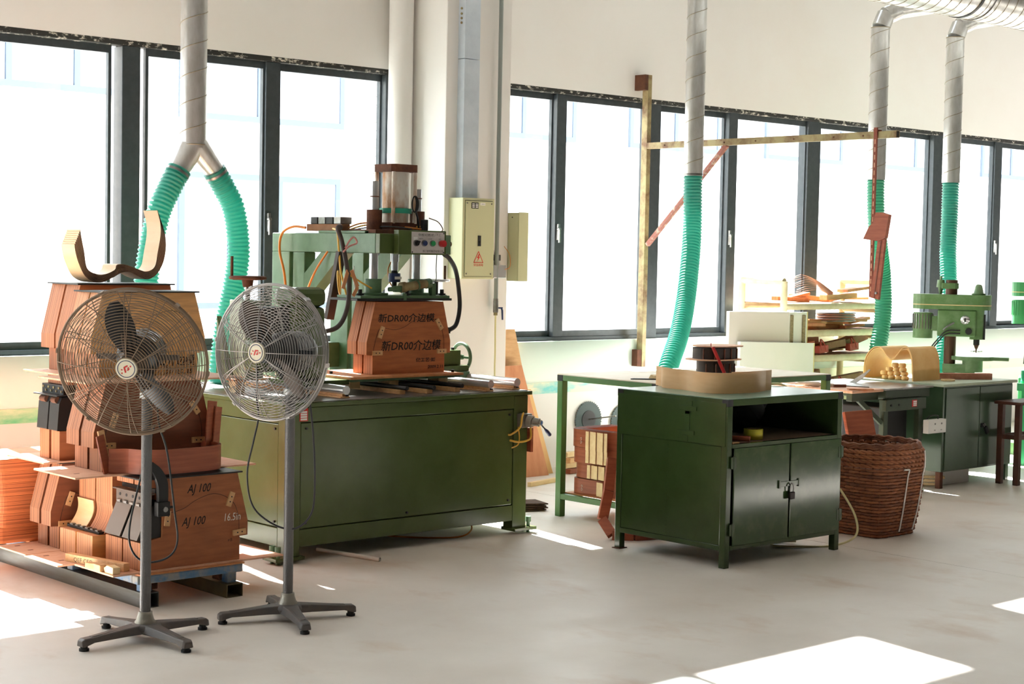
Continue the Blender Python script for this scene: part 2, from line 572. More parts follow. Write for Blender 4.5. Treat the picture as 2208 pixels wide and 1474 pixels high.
# ------------------------------------------------------------------ walls and ceiling
T = 0.12
SILL, HEAD = 0.96, 2.85
C0, C1 = 4.89, 5.61                  # clerestory band
W1A, W1B = -6.6, 7.17
W2A, W2B = 8.02, 25.6
K1A, K1B, K2A, K2B = -6.6, 6.86, 7.62, 25.6
wb = MB()
wb.box(RX0, WY, 0, RX1, WY + T, SILL)
wb.box(RX0, WY, HEAD, RX1, WY + T, C0)
wb.box(RX0, WY, C1, RX1, WY + T, RZ)
for a, b_ in ((RX0, W1A), (W1B, W2A), (W2B, RX1)):
    wb.box(a, WY, SILL, b_, WY + T, HEAD)
for a, b_ in ((RX0, K1A), (K1B, K2A), (K2B, RX1)):
    wb.box(a, WY, C0, b_, WY + T, C1)
wall_back = tag(wb.build('wall_back', M_WALL), 'cream plastered wall around the long window bands', kind='structure')
tag(MB().box(RX0 - T, RY0, 0, RX0, WY, RZ).build('wall_left', M_HALL), 'plain dark grey end wall out of view on the left', kind='structure')
tag(MB().box(RX1, RY0, 0, RX1 + T, WY, RZ).build('wall_right', M_HALL), 'plain dark grey end wall at the far right', kind='structure')
wf = MB()
wf.box(RX0, RY0 - T, 0, RX1, RY0, RZ)
tag(wf.build('wall_front', M_HALL), 'plain wall behind the camera', kind='structure')
tag(MB().box(RX0, RY0, RZ, RX1, WY + T, RZ + 0.12).build('ceiling', M_CEIL), 'grey ceiling high above the hall', kind='structure')

# raised apron below the window with a rounded lower edge, the stained strip under it, low wall
ap = [(WY, SILL)]
ap += [(WY - 0.05, SILL), (WY - 0.05, 0.70)]
ap += [(WY - 0.05 + 0.05 * (1 - cos(t)), 0.70 - 0.05 * sin(t)) for t in [pi / 2 * k / 6 for k in range(1, 7)]]
for i, (xa, xb) in enumerate(((RX0, 7.2), (7.78, RX1))):
    tag(MB().prism(ap, xa, xb, 'x', True).build('trim_%d' % (2 + i), M_WALLMINT), ('rounded cream apron under the left windows', 'rounded pale apron under the right windows')[i], kind='structure')
    tag(MB().box(xa, WY - 0.006, 0.565, xb, WY, 0.65).build('trim_%d' % (4 + i), (M_STRIP, M_STRIPR)[i]), ('stained green strip under the left windows', 'stained cream and green strip under the right windows')[i], kind='structure')

# square column between the two window bands
tag(MB().box(7.2, 8.6, 0, 7.78, WY, RZ).build('wall_column', M_WALL, bev=0.006), 'square cream column between the two windows', kind='structure')
dp = MB()
dp.cyl((7.105, 8.97, 0), (7.105, 8.97, RZ), 0.083, n=32)
o = dp.build('drain_pipe', M_WALL, loc=(7.105, 8.97, 0))
tag(o, 'round cream painted drain pipe in the corner beside the column', 'pipe')

# ------------------------------------------------------------------ windows
FY0, FY1 = WY + 0.015, WY + 0.10
def bars(parent, name, m, boxes, bev=0.004):
    for b_ in boxes:
        MB().box(*b_).build(name, m, parent, bev)

def window(num, xa, xb, posts, mullions, panes, label):
    w = thing('window_%d' % num, ((xa + xb) / 2, WY + 0.06, SILL), label, kind='structure')
    bars(w, 'head_rail', M_FRAMEW, [(xa, FY0 - 0.012, HEAD - 0.035, xb, FY1, HEAD)])
    bars(w, 'sill_rail', M_FRAME, [(xa, FY0, SILL, xb, FY1, SILL + 0.03)])
    for a, b_ in posts:
        bars(w, 'post', M_FRAME, [(a, FY0 - 0.012, SILL + 0.001, b_, FY1 + 0.01, HEAD - 0.036)])
    for a, b_ in mullions:
        bars(w, 'mullion', M_FRAME, [(a, FY0 - 0.008, SILL + 0.03, b_, FY1 - 0.02, HEAD - 0.036)])
        # little crescent latch on the sash
        x = a + 0.02
        h = MB().box(x - 0.006, FY0 - 0.03, 1.72, x + 0.012, FY0 - 0.008, 1.84)
        h.cyl((x, FY0 - 0.045, 1.80), (x, FY0 - 0.02, 1.80), 0.012, n=10)
        h.box(x - 0.01, FY0 - 0.05, 1.70, x + 0.004, FY0 - 0.036, 1.80)
        h.build('latch', M_STEEL, w)
    for i, (a, b_) in enumerate(panes):
        yo = FY0 + 0.012 if i % 2 else FY0 + 0.04
        s = 0.045
        f = MB()
        f.box(a - s * 0.2, yo, HEAD - 0.036 - s, b_ + s * 0.2, yo + 0.03, HEAD - 0.036)
        f.box(a - s * 0.2, yo, SILL + 0.03, b_ + s * 0.2, yo + 0.03, SILL + 0.03 + s)
        f.box(a - s * 0.2, yo, SILL + 0.03 + s, a + 0.012, yo + 0.03, HEAD - 0.036 - s)
        f.box(b_ - 0.012, yo, SILL + 0.03 + s, b_ + s * 0.2, yo + 0.03, HEAD - 0.036 - s)
        sash = f.build('sash', M_FRAME, w)
        MB().box(a + 0.012, yo + 0.012, SILL + 0.03 + s, b_ - 0.012, yo + 0.017, HEAD - 0.036 - s).build('pane', M_GLASS, sash)
    return w

p1, m1, g1 = [], [], []
p1.append((7.085, 7.17))
x = 5.137
m1.append((6.112, 6.224)); g1 += [(6.224, 7.085), (5.255, 6.112)]
while x > W1A + 0.3:
    p1.append((x - 0.062, x + 0.062)) if x > 5 else p1.append((x - 0.06, x + 0.06))
    mx_ = x - 1.04
    if mx_ - 1.0 > W1A:
        m1.append((mx_ - 0.055, mx_ + 0.055))
        g1 += [(mx_ + 0.055, x - 0.115), (mx_ - 1.04 + 0.115, mx_ - 0.055)]
    x -= 2.08
window(1, W1A, W1B, p1, m1, g1, 'long dark framed sliding window left of the column')
p2 = [(W2A, 8.06), (9.72, 9.853), (11.74, 11.918), (13.66, 13.86)]
m2 = [(8.713, 8.815), (10.69, 10.80), (14.735, 14.86)]
g2 = [(8.06, 8.713), (8.815, 9.72), (9.853, 10.69), (10.80, 11.74), (11.918, 13.66), (13.86, 14.735), (14.86, 15.74)]
x = 15.80
while x < W2B - 2:
    p2.append((x - 0.06, x + 0.10)); m2.append((x + 1.0, x + 1.11))
    g2 += [(x + 0.1, x + 1.0), (x + 1.11, x + 1.98)]
    x += 2.04
window(2, W2A, W2B, p2, m2, g2, 'long dark framed sliding window right of the column')

def clerestory(num, xa, xb, stops, label):
    w = thing('window_%d' % num, ((xa + xb) / 2, WY + 0.06, C0), label, kind='structure')
    bars(w, 'head_rail', M_FRAME, [(xa, FY0, C1 - 0.04, xb, FY1, C1)])
    bars(w, 'sill_rail', M_FRAME, [(xa, FY0, C0, xb, FY1, C0 + 0.04)])
    st = [xa] + stops + [xb]
    for i in range(len(st)):
        bars(w, 'mullion', M_FRAME, [(max(xa, st[i] - 0.03), FY0, C0 + 0.04, min(xb, st[i] + 0.03), FY1, C1 - 0.04)])
    for a, b_ in zip(st, st[1:]):
        MB().box(a + 0.03, FY0 + 0.04, C0 + 0.04, b_ - 0.03, FY0 + 0.045, C1 - 0.04).build('pane', M_GLASS, w)
clerestory(3, K1A, K1B, [5.75, 3.7, 1.6, -0.4, -2.5, -4.6], 'narrow high window band above the left windows')
clerestory(4, K2A, K2B, [9.8, 11.8, 13.9, 15.9, 18.0, 20.0, 22.0, 24.0], 'narrow high window band above the right windows')

# ------------------------------------------------------------------ outside: opposite building, pilaster, yard
YB = 17.0
tag(MB().box(-20, WY + T, -0.14, 45, YB + 6, -0.02).build('ground', M_GROUND), 'pale concrete yard outside the windows', kind='structure')
bd = thing('building', (12.0, YB, -0.02), 'white rendered building across the yard with grey window frames', 'building')
MB().box(-15, YB, -0.02, 40, YB + 0.3, 7.2).build('wall', M_OUT, bd)
def far_window(x0, x1, z0, z1, cols):
    f = MB()
    fw = 0.07
    y0, y1 = YB - 0.05, YB - 0.002
    f.box(x0, y0, z0, x1, y1, z0 + fw).box(x0, y0, z1 - fw, x1, y1, z1)
    st = [x0] + cols + [x1]
    for i, c in enumerate(st):
        a = c if i == 0 else (c - fw if i == len(st) - 1 else c - fw / 2)
        f.box(a, y0, z0 + fw, a + fw, y1, z1 - fw)
    w = f.build('window', mat('far_frame', S(84, 96, 112), 0.5), bd)
    for a, b_ in zip(st, st[1:]):
        MB().box(a + 0.04, YB - 0.03, z0 + fw, b_ - 0.04, YB - 0.012, z1 - fw).build('pane', M_OUTG, w)
far_window(10.2, 12.55, 3.12, 4.6, [11.3])
far_window(10.2, 12.5, 0.9, 2.5, [10.9, 11.6])
far_window(4.0, 6.4, 3.3, 4.8, [4.8, 5.7])
far_window(7.2, 9.6, 3.3, 4.8, [8.1, 8.9])
for k in range(5):
    far_window(14.6 + 3.1 * k, 16.6 + 3.1 * k, 3.2, 4.7, [15.6 + 3.1 * k])
pil = thing('pilaster', (7.7, 9.62, -0.02), 'white brick pilaster outside the left window', 'pilaster')
MB().box(7.595, 9.515, -0.02, 7.85, 9.9, 3.6).build('core', mat('mortar_joint', S(120, 116, 110), 0.9), pil)
for k in range(56):
    z = 0.0 + k * 0.0625
    MB().box(7.585, 9.5, z, 7.86, 9.91, z + 0.054).build('brick', M_OUT, pil)

# ------------------------------------------------------------------ switch box, conduit, trunking on the column
sb = thing('switch_box', (7.38, 8.6, 1.435), 'cream electrical switch box with a red lightning triangle on the column', 'switch box')
MB().box(7.24, 8.455, 1.435, 7.522, 8.6, 1.975).build('body', M_BOX, sb, 0.004)
dr = MB().box(7.262, 8.449, 1.455, 7.500, 8.455, 1.955).build('door', M_BOX, sb, 0.002)
fr = MB()
for b_ in ((7.258, 8.4545, 1.451, 7.504, 8.4552, 1.4535), (7.258, 8.4545, 1.9565, 7.504, 8.4552, 1.959), (7.258, 8.4545, 1.451, 7.2602, 8.4552, 1.959), (7.5018, 8.4545, 1.451, 7.504, 8.4552, 1.959)):
    fr.box(*b_)
fr.build('door_gap', M_DARK, sb)
MB().box(7.372, 8.444, 1.655, 7.396, 8.449, 1.725).build('breaker_slot', M_BLACK, dr)
MB().box(7.379, 8.437, 1.672, 7.390, 8.444, 1.688).build('breaker_lever', M_DARK, dr)
for x, z in ((7.273, 1.94), (7.489, 1.94), (7.273, 1.47), (7.489, 1.47)):
    MB().cyl((x, 8.446, z), (x, 8.449, z), 0.005, n=10).build('screw', M_STEEL, dr)
nm = MB().box(7.31, 8.4475, 1.905, 7.372, 8.449, 1.945).build('name_plate', M_BLACK, dr)
for r_ in range(3):
    for c_ in range(2):
        MB().box(7.316 + c_ * 0.03, 8.4468, 1.911 + r_ * 0.0105, 7.338 + c_ * 0.03, 8.4475, 1.917 + r_ * 0.0105).build('plate_print', M_WHITE, dr)
MB().box(7.388, 8.4475, 1.928, 7.432, 8.449, 1.945).build('paper_label', M_WHITE, dr)
lettering('1-3AP13', 0.011, (7.392, 8.4473, 1.932), X_, Z_, M_INK, dr)
# triangle with the bolt
tri = MB()
A_, B_, C_ = (7.339, 1.545), (7.421, 1.545), (7.38, 1.620)
for p, q in ((A_, B_), (B_, C_), (C_, A_)):
    tri.bar((p[0], 8.4482, p[1]), (q[0], 8.4482, q[1]), 0.004, 0.0016, (0, 1, 0))
bolt = [(7.383, 1.603), (7.366, 1.575), (7.378, 1.577), (7.371, 1.555), (7.393, 1.584), (7.381, 1.582), (7.389, 1.600)]
tri.prism(bolt, 8.4474, 8.449, 'y')
tri.build('warning_triangle', M_RED, dr)
lettering('安全用电', 0.018, (7.338, 8.4488, 1.522), X_, Z_, M_RED, dr, width=0.084)

tr_ = thing('cable_trunking', (7.36, 8.6, 1.975), 'galvanised cable trunking rising from the switch box', 'trunking')
MB().box(7.297, 8.53, 1.976, 7.432, 8.6, 2.9).build('section', mat('galvanised_flat', S(212, 220, 230), 0.4, 0.2, col2=S(190, 200, 212), scale=5), tr_, 0.002)
MB().box(7.297, 8.53, 2.904, 7.432, 8.6, RZ - 0.002).build('section', MATS['galvanised_flat'], tr_, 0.002)
for z in (3.14, 3.17, 3.20, 3.235):
    MB().cyl((7.296, 8.565, z), (7.290, 8.565, z), 0.008, n=10).build('bolt', M_BRASS, tr_)
cd = thing('conduit', (7.636, 8.553, 1.15), 'grey steel conduit running down the column to a ball valve', 'pipe')
MB().cyl((7.636, 8.553, 1.30), (7.636, 8.553, RZ - 0.002), 0.0145, n=18).build('pipe', mat('grey_conduit', S(150, 156, 152), 0.45, 0.4), cd)
MB().box(7.60, 8.57, 1.56, 7.69, 8.6, 1.60).build('clamp', M_STEEL, cd, 0.002)
vb = MB().cyl((7.636, 8.553, 1.285), (7.636, 8.553, 1.30), 0.017, n=14).cyl((7.636, 8.553, 1.205), (7.636, 8.553, 1.285), 0.020, n=6).build('valve', M_STEEL, cd)
MB().cyl((7.636, 8.553, 1.185), (7.636, 8.553, 1.205), 0.014, n=12).build('fitting', M_BRASS, cd)
MB().box(7.640, 8.520, 1.232, 7.672, 8.530, 1.242).build('lever_arm', M_NAVY, vb)
MB().tube([(7.662, 8.525, 1.238), (7.67, 8.523, 1.22), (7.673, 8.522, 1.155)], [0.006, 0.007, 0.006], 8).build('lever', M_NAVY, vb)
ah = MB().tube(spline([(7.636, 8.553, 1.184), (7.632, 8.548, 1.08), (7.59, 8.5, 0.86), (7.50, 8.42, 0.66), (7.3, 8.41, 0.45), (7.1, 8.42, 0.2), (7.05, 8.44, 0.006)], 8), 0.006, 8)
single(ah, 'air_hose', M_CLEAR, 'thin pale hose hanging from the ball valve on the column', 'hose')
jb = thing('junction_box', (7.66, 8.6, 1.43), 'small silver junction box beside the switch box', 'junction box')
MB().box(7.60, 8.54, 1.44, 7.715, 8.6, 1.53).build('body', M_CHROME, jb, 0.004)
MB().box(7.53, 8.57, 1.435, 7.60, 8.6, 1.62).build('bracket', M_STEEL, jb)
MB().tube(spline([(7.70, 8.55, 1.66), (7.735, 8.53, 1.6), (7.73, 8.52, 1.52), (7.70, 8.535, 1.5)], 6), 0.0022, 6).build('wire', M_ORA, jb)
b2 = thing('side_box', (7.83, 8.65, 1.42), 'cream electrical box seen edge on at the right side of the column', 'switch box')
MB().box(7.782, 8.50, 1.42, 7.868, 8.80, 1.892).build('body', M_BOX, b2, 0.003)
MB().box(7.782, 8.492, 1.42, 7.872, 8.498, 1.895).build('door', M_BOX, b2, 0.002)
MB().cyl((7.7815, 8.56, 1.86), (7.778, 8.56, 1.86), 0.004, n=8).build('screw', M_BLACK, b2)

# ------------------------------------------------------------------ blast ducts and hoses
def helix(c0, c1, R, pitch, r, n=18, k=6):
    c0, c1 = Vector(c0), Vector(c1)
    L = (c1 - c0).length
    d = (c1 - c0).normalized()
    a = d.orthogonal().normalized(); b = d.cross(a)
    steps = int(L / pitch * n)
    mb = MB()
    mb.tube([c0 + d * (L * i / steps) + (a * cos(2 * pi * i / n) + b * sin(2 * pi * i / n)) * R for i in range(steps + 1)], r, k)
    return mb

def ribbed(pts, R, pitch=0.024, amp=0.0045, n=22, per=60):
    sp = spline(pts, per)
    ls = [0.0]
    for p, q in zip(sp, sp[1:]):
        ls.append(ls[-1] + (q - p).length)
    tot = ls[-1]
    steps = int(tot / pitch * 6)
    out, rs = [], []
    j = 0
    for i in range(steps + 1):
        s = tot * i / steps
        while j < len(ls) - 2 and ls[j + 1] < s:
            j += 1
        t = (s - ls[j]) / max(1e-9, ls[j + 1] - ls[j])
        out.append(sp[j].lerp(sp[j + 1], t))
        rs.append(R + amp * cos(2 * pi * s / pitch))
    return MB().tube(out, rs, n)

def drop(name, x, y, ztop, zbot, R, label):
    d = thing(name, (x, y, zbot), label, 'duct', 'spiral extraction ducts dropping from the ceiling')
    MB().cyl((x, y, zbot), (x, y, ztop), R, n=36).build('pipe', M_GALV, d)
    helix((x, y, zbot + 0.03), (x, y, ztop - 0.01), R, 0.155, 0.003).build('seam', M_SEAM, d)
    return d

def hose(label, pts, R, m, cat='hose'):
    h = thing('extraction_hose', pts[-1], label, cat, 'ribbed extraction hoses')
    ribbed(pts, R).build('tube', m, h)
    p, q = Vector(pts[0]), Vector(pts[1])
    t = (q - p).normalized()
    MB().cyl(p, p + t * 0.035, R + 0.003, n=28).build('cuff', m, h)
    MB().cyl(p + t * 0.016, p + t * 0.030, R + 0.0055, n=28).build('hose_clamp', M_STEEL, h)
    return h

RD = 0.075
d1 = drop('drop_duct', 5.072, 8.29, RZ - 0.002, 2.17, RD, 'spiral duct with a forked end above the cutting machine')
MB().cyl((5.072, 8.29, 2.19), (4.975, 8.29, 2.03), RD * 0.98, RD * 0.78, n=32).build('branch', M_GALV, d1)
MB().cyl((5.085, 8.29, 2.19), (5.225, 8.29, 2.04), RD * 0.98, RD * 0.72, n=32).build('branch', M_GALV, d1)
MB().torus((5.072, 8.29, 2.19), RD, 0.004).build('seam', M_SEAM, d1)
hose('left teal ribbed hose of the forked duct over the cutting machine', [(4.985, 8.29, 2.045), (4.93, 8.29, 1.95), (4.85, 8.29, 1.78), (4.79, 8.29, 1.5), (4.765, 8.29, 1.2), (4.75, 8.29, 0.95), (4.74, 8.32, 0.6)], 0.066, M_HOSE)
hose('right teal ribbed hose of the forked duct behind the chrome fan', [(5.215, 8.29, 2.05), (5.27, 8.29, 1.97), (5.35, 8.29, 1.83), (5.385, 8.29, 1.6), (5.36, 8.29, 1.4), (5.315, 8.29, 1.2), (5.28, 8.29, 0.98), (5.27, 8.29, 0.83)], 0.064, M_HOSE)
d2 = drop('drop_duct', 9.345, 8.30, RZ - 0.002, 2.21, 0.072, 'spiral duct dropping in front of the wall bracket arm')
hose('teal ribbed hose behind the green work table', [(9.345, 8.30, 2.245), (9.345, 8.30, 2.1), (9.34, 8.29, 1.85), (9.27, 8.24, 1.6), (9.13, 8.15, 1.3), (8.92, 8.02, 1.05), (8.68, 7.9, 0.82), (8.5, 7.82, 0.5), (8.42, 7.8, 0.25)], 0.068, M_HOSE)
MZ = 3.92
d3 = drop('drop_duct', 11.40, 8.14, 3.50, 2.27, RD, 'spiral duct with an elbow behind the end of the bracket arm')
d4 = drop('drop_duct', 12.42, 8.10, 3.52, 2.29, RD, 'spiral duct with an elbow above the near drill press')
for d, x, y, z0 in ((d3, 11.40, 8.14, 3.50), (d4, 12.42, 8.10, 3.52)):
    MB().cyl((x, y, z0), (x + 0.055, y - 0.01, z0 + 0.11), RD, n=32).build('elbow', M_GALV, d)
    MB().cyl((x + 0.05, y - 0.01, z0 + 0.10), (x + 0.17, y - 0.06, z0 + 0.16), RD, n=32).build('elbow', M_GALV, d)
    MB().cyl((x + 0.165, y - 0.055, z0 + 0.158), (x + 0.33, y - 0.25, z0 + 0.20), RD, n=32).build('elbow', M_GALV, d)
    MB().cyl((x + 0.325, y - 0.245, z0 + 0.20), (x + 0.40, 7.215, z0 + 0.20), RD, n=32).build('branch', M_GALV, d)
    MB().torus((x, y, z0), RD, 0.004).build('seam', M_SEAM, d)
hose('green ribbed hose snaking down behind the hanging wooden jig', [(11.40, 8.14, 2.305), (11.40, 8.14, 2.18), (11.42, 8.14, 1.95), (11.50, 8.16, 1.72), (11.62, 8.2, 1.45), (11.64, 8.2, 1.15), (11.58, 8.2, 0.85), (11.55, 8.2, 0.5), (11.55, 8.2, 0.2)], 0.069, M_HOSEG)
hose('teal ribbed hose hanging behind the near drill press', [(12.42, 8.10, 2.325), (12.42, 8.10, 2.2), (12.42, 8.10, 2.0), (12.40, 8.09, 1.7), (12.36, 8.05, 1.45), (12.28, 8.0, 1.1), (12.18, 7.95, 0.8), (12.12, 7.93, 0.4), (12.1, 7.92, 0.15)], 0.069, M_HOSE)
MZ, MYD, MR = 3.64, 7.0, 0.225
md = thing('main_duct', (14, MYD, MZ - MR), 'thick spiral main duct running under the ceiling at the right', 'duct')
MB().cyl((7.7, MYD, MZ), (24.5, MYD, MZ), MR, n=48).build('pipe', M_GALV, md)
helix((7.72, MYD, MZ), (24.4, MYD, MZ), MR, 0.115, 0.004, 28).build('seam', M_SEAM, md)
for x in (10.77, 13.5, 16.2):
    MB().cyl((x, MYD, MZ), (x + 0.03, MYD, MZ), MR + 0.005, n=48).build('joint_ring', M_DARK, md)
for x in (8.9, 10.94, 13.0, 15.1):
    MB().cyl((x, MYD - MR - 0.005, MZ), (x, MYD - MR - 0.005, RZ - 0.002), 0.004, n=8).build('hanger_rod', M_STEEL, md)
    MB().torus((x, MYD, MZ), MR + 0.004, 0.004, (1, 0, 0)).build('hanger_ring', M_STEEL, md)
    MB().cyl((x, MYD + MR + 0.005, MZ), (x, MYD + MR + 0.005, RZ - 0.002), 0.004, n=8).build('hanger_rod', M_STEEL, md)

# ------------------------------------------------------------------ wall bracket with its arm, red strip and wooden jig
BX, BY = 9.59, 9.035
wbk = thing('wall_bracket', (BX, WY - 0.05, 0.74), 'rusty cream steel wall bracket with a long arm and brace', 'bracket')
MB().box(BX - 0.022, 8.985, 0.745, BX + 0.022, 9.045, 3.02).build('post', M_BRASS, wbk, 0.003)
MB().box(BX - 0.07, 8.99, 0.75, BX - 0.02, 9.049, 0.88).build('foot_plate', M_RUST, wbk, 0.002)
MB().box(BX - 0.055, 8.985, 2.90, BX - 0.02, 9.099, 3.02).build('top_plate', M_RUST, wbk, 0.002)
am = MB()
AZ0, AZ1 = 2.45, 2.49
ay0, ay1 = 6.68, 8.99
for b_ in ((BX - 0.02, ay0, AZ0 - 0.004, BX + 0.02, ay1, AZ0), (BX - 0.02, ay0, AZ1, BX + 0.02, ay1, AZ1 + 0.004), (BX - 0.02, ay0, AZ0, BX - 0.016, ay1, AZ1), (BX + 0.016, ay0, AZ0, BX + 0.02, ay1, AZ1)):
    am.box(*b_)
am.build('arm', M_BRASS, wbk)
MB().box(BX - 0.0155, ay0 + 0.001, AZ0, BX + 0.0155, ay0 + 0.006, AZ1).build('arm_end_shade', M_BLACK, wbk)  # black sheet standing for the shade inside the open tube end
MB().bar((BX, 8.975, 1.70), (BX, 8.19, 2.45), 0.03, 0.036, (1, 0, 0)).build('brace', M_OLDPINK, wbk, 0.002)
for y in (8.8, 8.55, 8.2, 7.9, 7.55, 7.2, 6.95):
    MB().cyl((BX - 0.021, y, 2.468), (BX - 0.025, y, 2.468), 0.006, n=8).build('bolt', M_RUST, wbk)
hs = thing('hanging_strip', (BX, 6.84, 1.36), 'red brown slotted strip hanging from the bracket arm', 'strip')
MB().box(BX - 0.032, 6.828, 1.36, BX - 0.022, 6.855, 2.52).build('strip', mat('oxide_red', S(136, 70, 52), 0.7), hs)
MB().box(BX - 0.034, 6.826, 2.495, BX + 0.02, 6.857, 2.505).build('hook', MATS['oxide_red'], hs)
for k in range(20):
    MB().box(BX - 0.0335, 6.838, 1.40 + k * 0.053, BX - 0.032, 6.845, 1.432 + k * 0.053).build('slot', M_BOARD, hs)
jg = thing('hanging_jig', (BX, 6.8, 1.345), 'reddish wooden jig hanging on the red strip', 'jig')
MB().prism([(6.81, 1.869), (6.845, 1.844), (6.89, 1.758), (6.765, 1.743), (6.71, 1.766), (6.685, 1.922), (6.745, 1.939), (6.795, 1.939)], BX - 0.07, BX - 0.036, 'x').build('head_block', M_MAHO, jg, 0.003)
MB().prism([(6.775, 1.75), (6.715, 1.76), (6.755, 1.345), (6.82, 1.358)], BX - 0.062, BX - 0.04, 'x').build('arm', M_MAHO, jg, 0.002)
MB().prism([(6.748, 1.745), (6.740, 1.747), (6.785, 1.352), (6.793, 1.354)], BX - 0.0645, BX - 0.062, 'x').build('groove', M_MAHOD, jg)
MB().cyl((BX - 0.062, 6.77, 1.39), (BX - 0.075, 6.77, 1.39), 0.008, n=10).build('bolt', M_STEEL, jg)

# ------------------------------------------------------------------ big green cutting machine
MX0, MX1, MY0, MY1 = 4.87, 6.54, 7.03, 8.40
mc = thing('cutting_machine', (5.7, 7.7, 0.0), 'large green panel cutting machine with a press frame on its table', 'machine')
MB().box(MX0 + 0.02, MY0 + 0.02, 0.09, MX1 - 0.02, MY1 - 0.02, 0.798).build('body', M_GREEN, mc)
for x0, x1, y0, y1 in ((MX0, MX0 + 0.085, MY0, MY0 + 0.08), (MX1 - 0.105, MX1, MY0, MY0 + 0.08), (MX0, MX0 + 0.085, MY1 - 0.08, MY1), (MX1 - 0.105, MX1, MY1 - 0.08, MY1)):
    MB().box(x0, y0, 0.018, x1, y1, 0.798).build('post', M_GREEN, mc, 0.004)
# rails and aprons
for b_ in ((MX0 + 0.085, MY0 + 0.001, 0.078, MX1 - 0.105, MY0 + 0.02, 0.168), (MX0 + 0.085, MY0 + 0.001, 0.722, MX1 - 0.105, MY0 + 0.02, 0.798)):
    MB().box(*b_).build('front_rail', M_GREEN, mc, 0.003)
for b_ in ((MX0 + 0.001, MY0 + 0.08, 0.078, MX0 + 0.02, MY1 - 0.08, 0.175), (MX0 + 0.001, MY0 + 0.08, 0.715, MX0 + 0.02, MY1 - 0.08, 0.798)):
    MB().box(*b_).build('side_rail', M_GREEN, mc, 0.003)
for b_ in ((MX1 - 0.02, MY0 + 0.08, 0.078, MX1 - 0.001, MY1 - 0.08, 0.798),):
    MB().box(*b_).build('side_panel', M_GREEN, mc, 0.003)
fp = MB().box(MX0 + 0.089, MY0 + 0.004, 0.172, MX1 - 0.109, MY0 + 0.02, 0.718).build('front_panel', M_GREEN, mc, 0.004)
sp_ = MB().box(MX0 + 0.004, MY0 + 0.084, 0.179, MX0 + 0.02, MY1 - 0.084, 0.711).build('side_panel', M_GREEN, mc, 0.004)
for x, z in ((MX0 + 0.12, 0.20), (MX0 + 0.12, 0.69), (MX1 - 0.14, 0.20), (MX1 - 0.14, 0.69), (5.66, 0.195)):
    MB().cyl((x, MY0 - 0.004, z), (x, MY0 + 0.006, z), 0.007, n=6).build('screw', M_DARK, fp)
for y, z in ((MY0 + 0.11, 0.205), (MY0 + 0.11, 0.685), (MY1 - 0.11, 0.205), (MY1 - 0.11, 0.685)):
    MB().cyl((MX0 - 0.004, y, z), (MX0 + 0.006, y, z), 0.007, n=6).build('screw', M_DARK, sp_)
MB().box(MX0 - 0.02, MY0 - 0.015, 0.80, MX1 + 0.02, MY1 + 0.02, 0.822).build('table_top', M_GREEN, mc, 0.003)
MB().box(MX0 + 0.0, MY0 + 0.005, 0.822, MX1 - 0.0, MY1, 0.826).build('table_plate', M_STEEL, mc)
# feet: plates with levelling bolts
for x0, x1, y0, y1 in ((4.79, 4.97, 7.0, 7.12), (6.43, 6.60, 7.0, 7.12), (4.79, 4.97, 8.3, 8.42), (6.43, 6.60, 8.3, 8.42)):
    pl = MB().box(x0, y0, 0.018, x1, y1, 0.036).build('foot_plate', M_GREEN, mc, 0.002)
    xx = x0 + 0.035 if x0 < 5 else x1 - 0.035
    for dy in (0.035, 0.085):
        MB().cyl((xx, y0 + dy, 0.0), (xx, y0 + dy, 0.062), 0.010, n=12).cyl((xx, y0 + dy, 0.062), (xx, y0 + dy, 0.092), 0.016, n=12).build('levelling_bolt', M_GREENL, pl)
# red stock tag
tg = MB().box(4.945, MY0 - 0.0012, 0.728, 4.997, MY0, 0.794).build('stock_tag', M_RED, mc)
for k in range(4):
    MB().box(4.951, MY0 - 0.0018, 0.733 + k * 0.0125, 4.991, MY0 - 0.0012, 0.7425 + k * 0.0125).build('tag_field', M_WHITE, tg)
# guide rods and their bearers, front to back
RODZ = 0.868
for x, y0, r in ((5.30, 7.11, 0.024), (6.27, 7.05, 0.023), (6.50, 7.08, 0.024)):
    MB().cyl((x, y0, RODZ), (x, 8.35, RODZ), r, n=24).build('guide_rod', M_CHROME, mc)
    MB().box(x - 0.03, y0 + 0.01, 0.826, x + 0.03, 8.36, 0.834).box(x - 0.011, y0 + 0.02, 0.834, x + 0.011, 8.35, 0.852).build('rod_bearer', M_PLAIN, mc, 0.002)
    MB().box(x + 0.014, y0 + 0.012, 0.834, x + 0.026, y0 + 0.03, 0.842).build('bearer_bolt', M_BLACK, mc)
for x, y0 in ((5.72, 7.12), (5.88, 7.08), (6.10, 7.10)):
    MB().cyl((x, y0, 0.862), (x, 7.9, 0.862), 0.012, n=16).build('spindle', M_DARK, mc)
    MB().box(x - 0.02, y0 + 0.04, 0.826, x + 0.02, 7.9, 0.850).build('spindle_bearer', M_PLAIN, mc, 0.002)
# sliding carriage: green plate, plywood top, blocks under it
MB().box(5.46, 7.285, 0.893, 6.245, 7.78, 0.906).build('carriage_plate', M_GREENL, mc, 0.002)
MB().box(5.45, 7.272, 0.907, 6.255, 7.80, 0.920).build('carriage_board', M_BOARDO, mc, 0.001)
for x in (5.53, 5.80, 6.16):
    MB().box(x - 0.035, 7.34, 0.852, x + 0.035, 7.44, 0.892).build('bearing_block', M_PALE, mc, 0.003)
for x, y in ((5.52, 7.55), (6.23, 7.34)):
    MB().cyl((x, y, 0.920), (x, y, 0.934), 0.010, n=6).build('board_bolt', M_BLACK, mc)
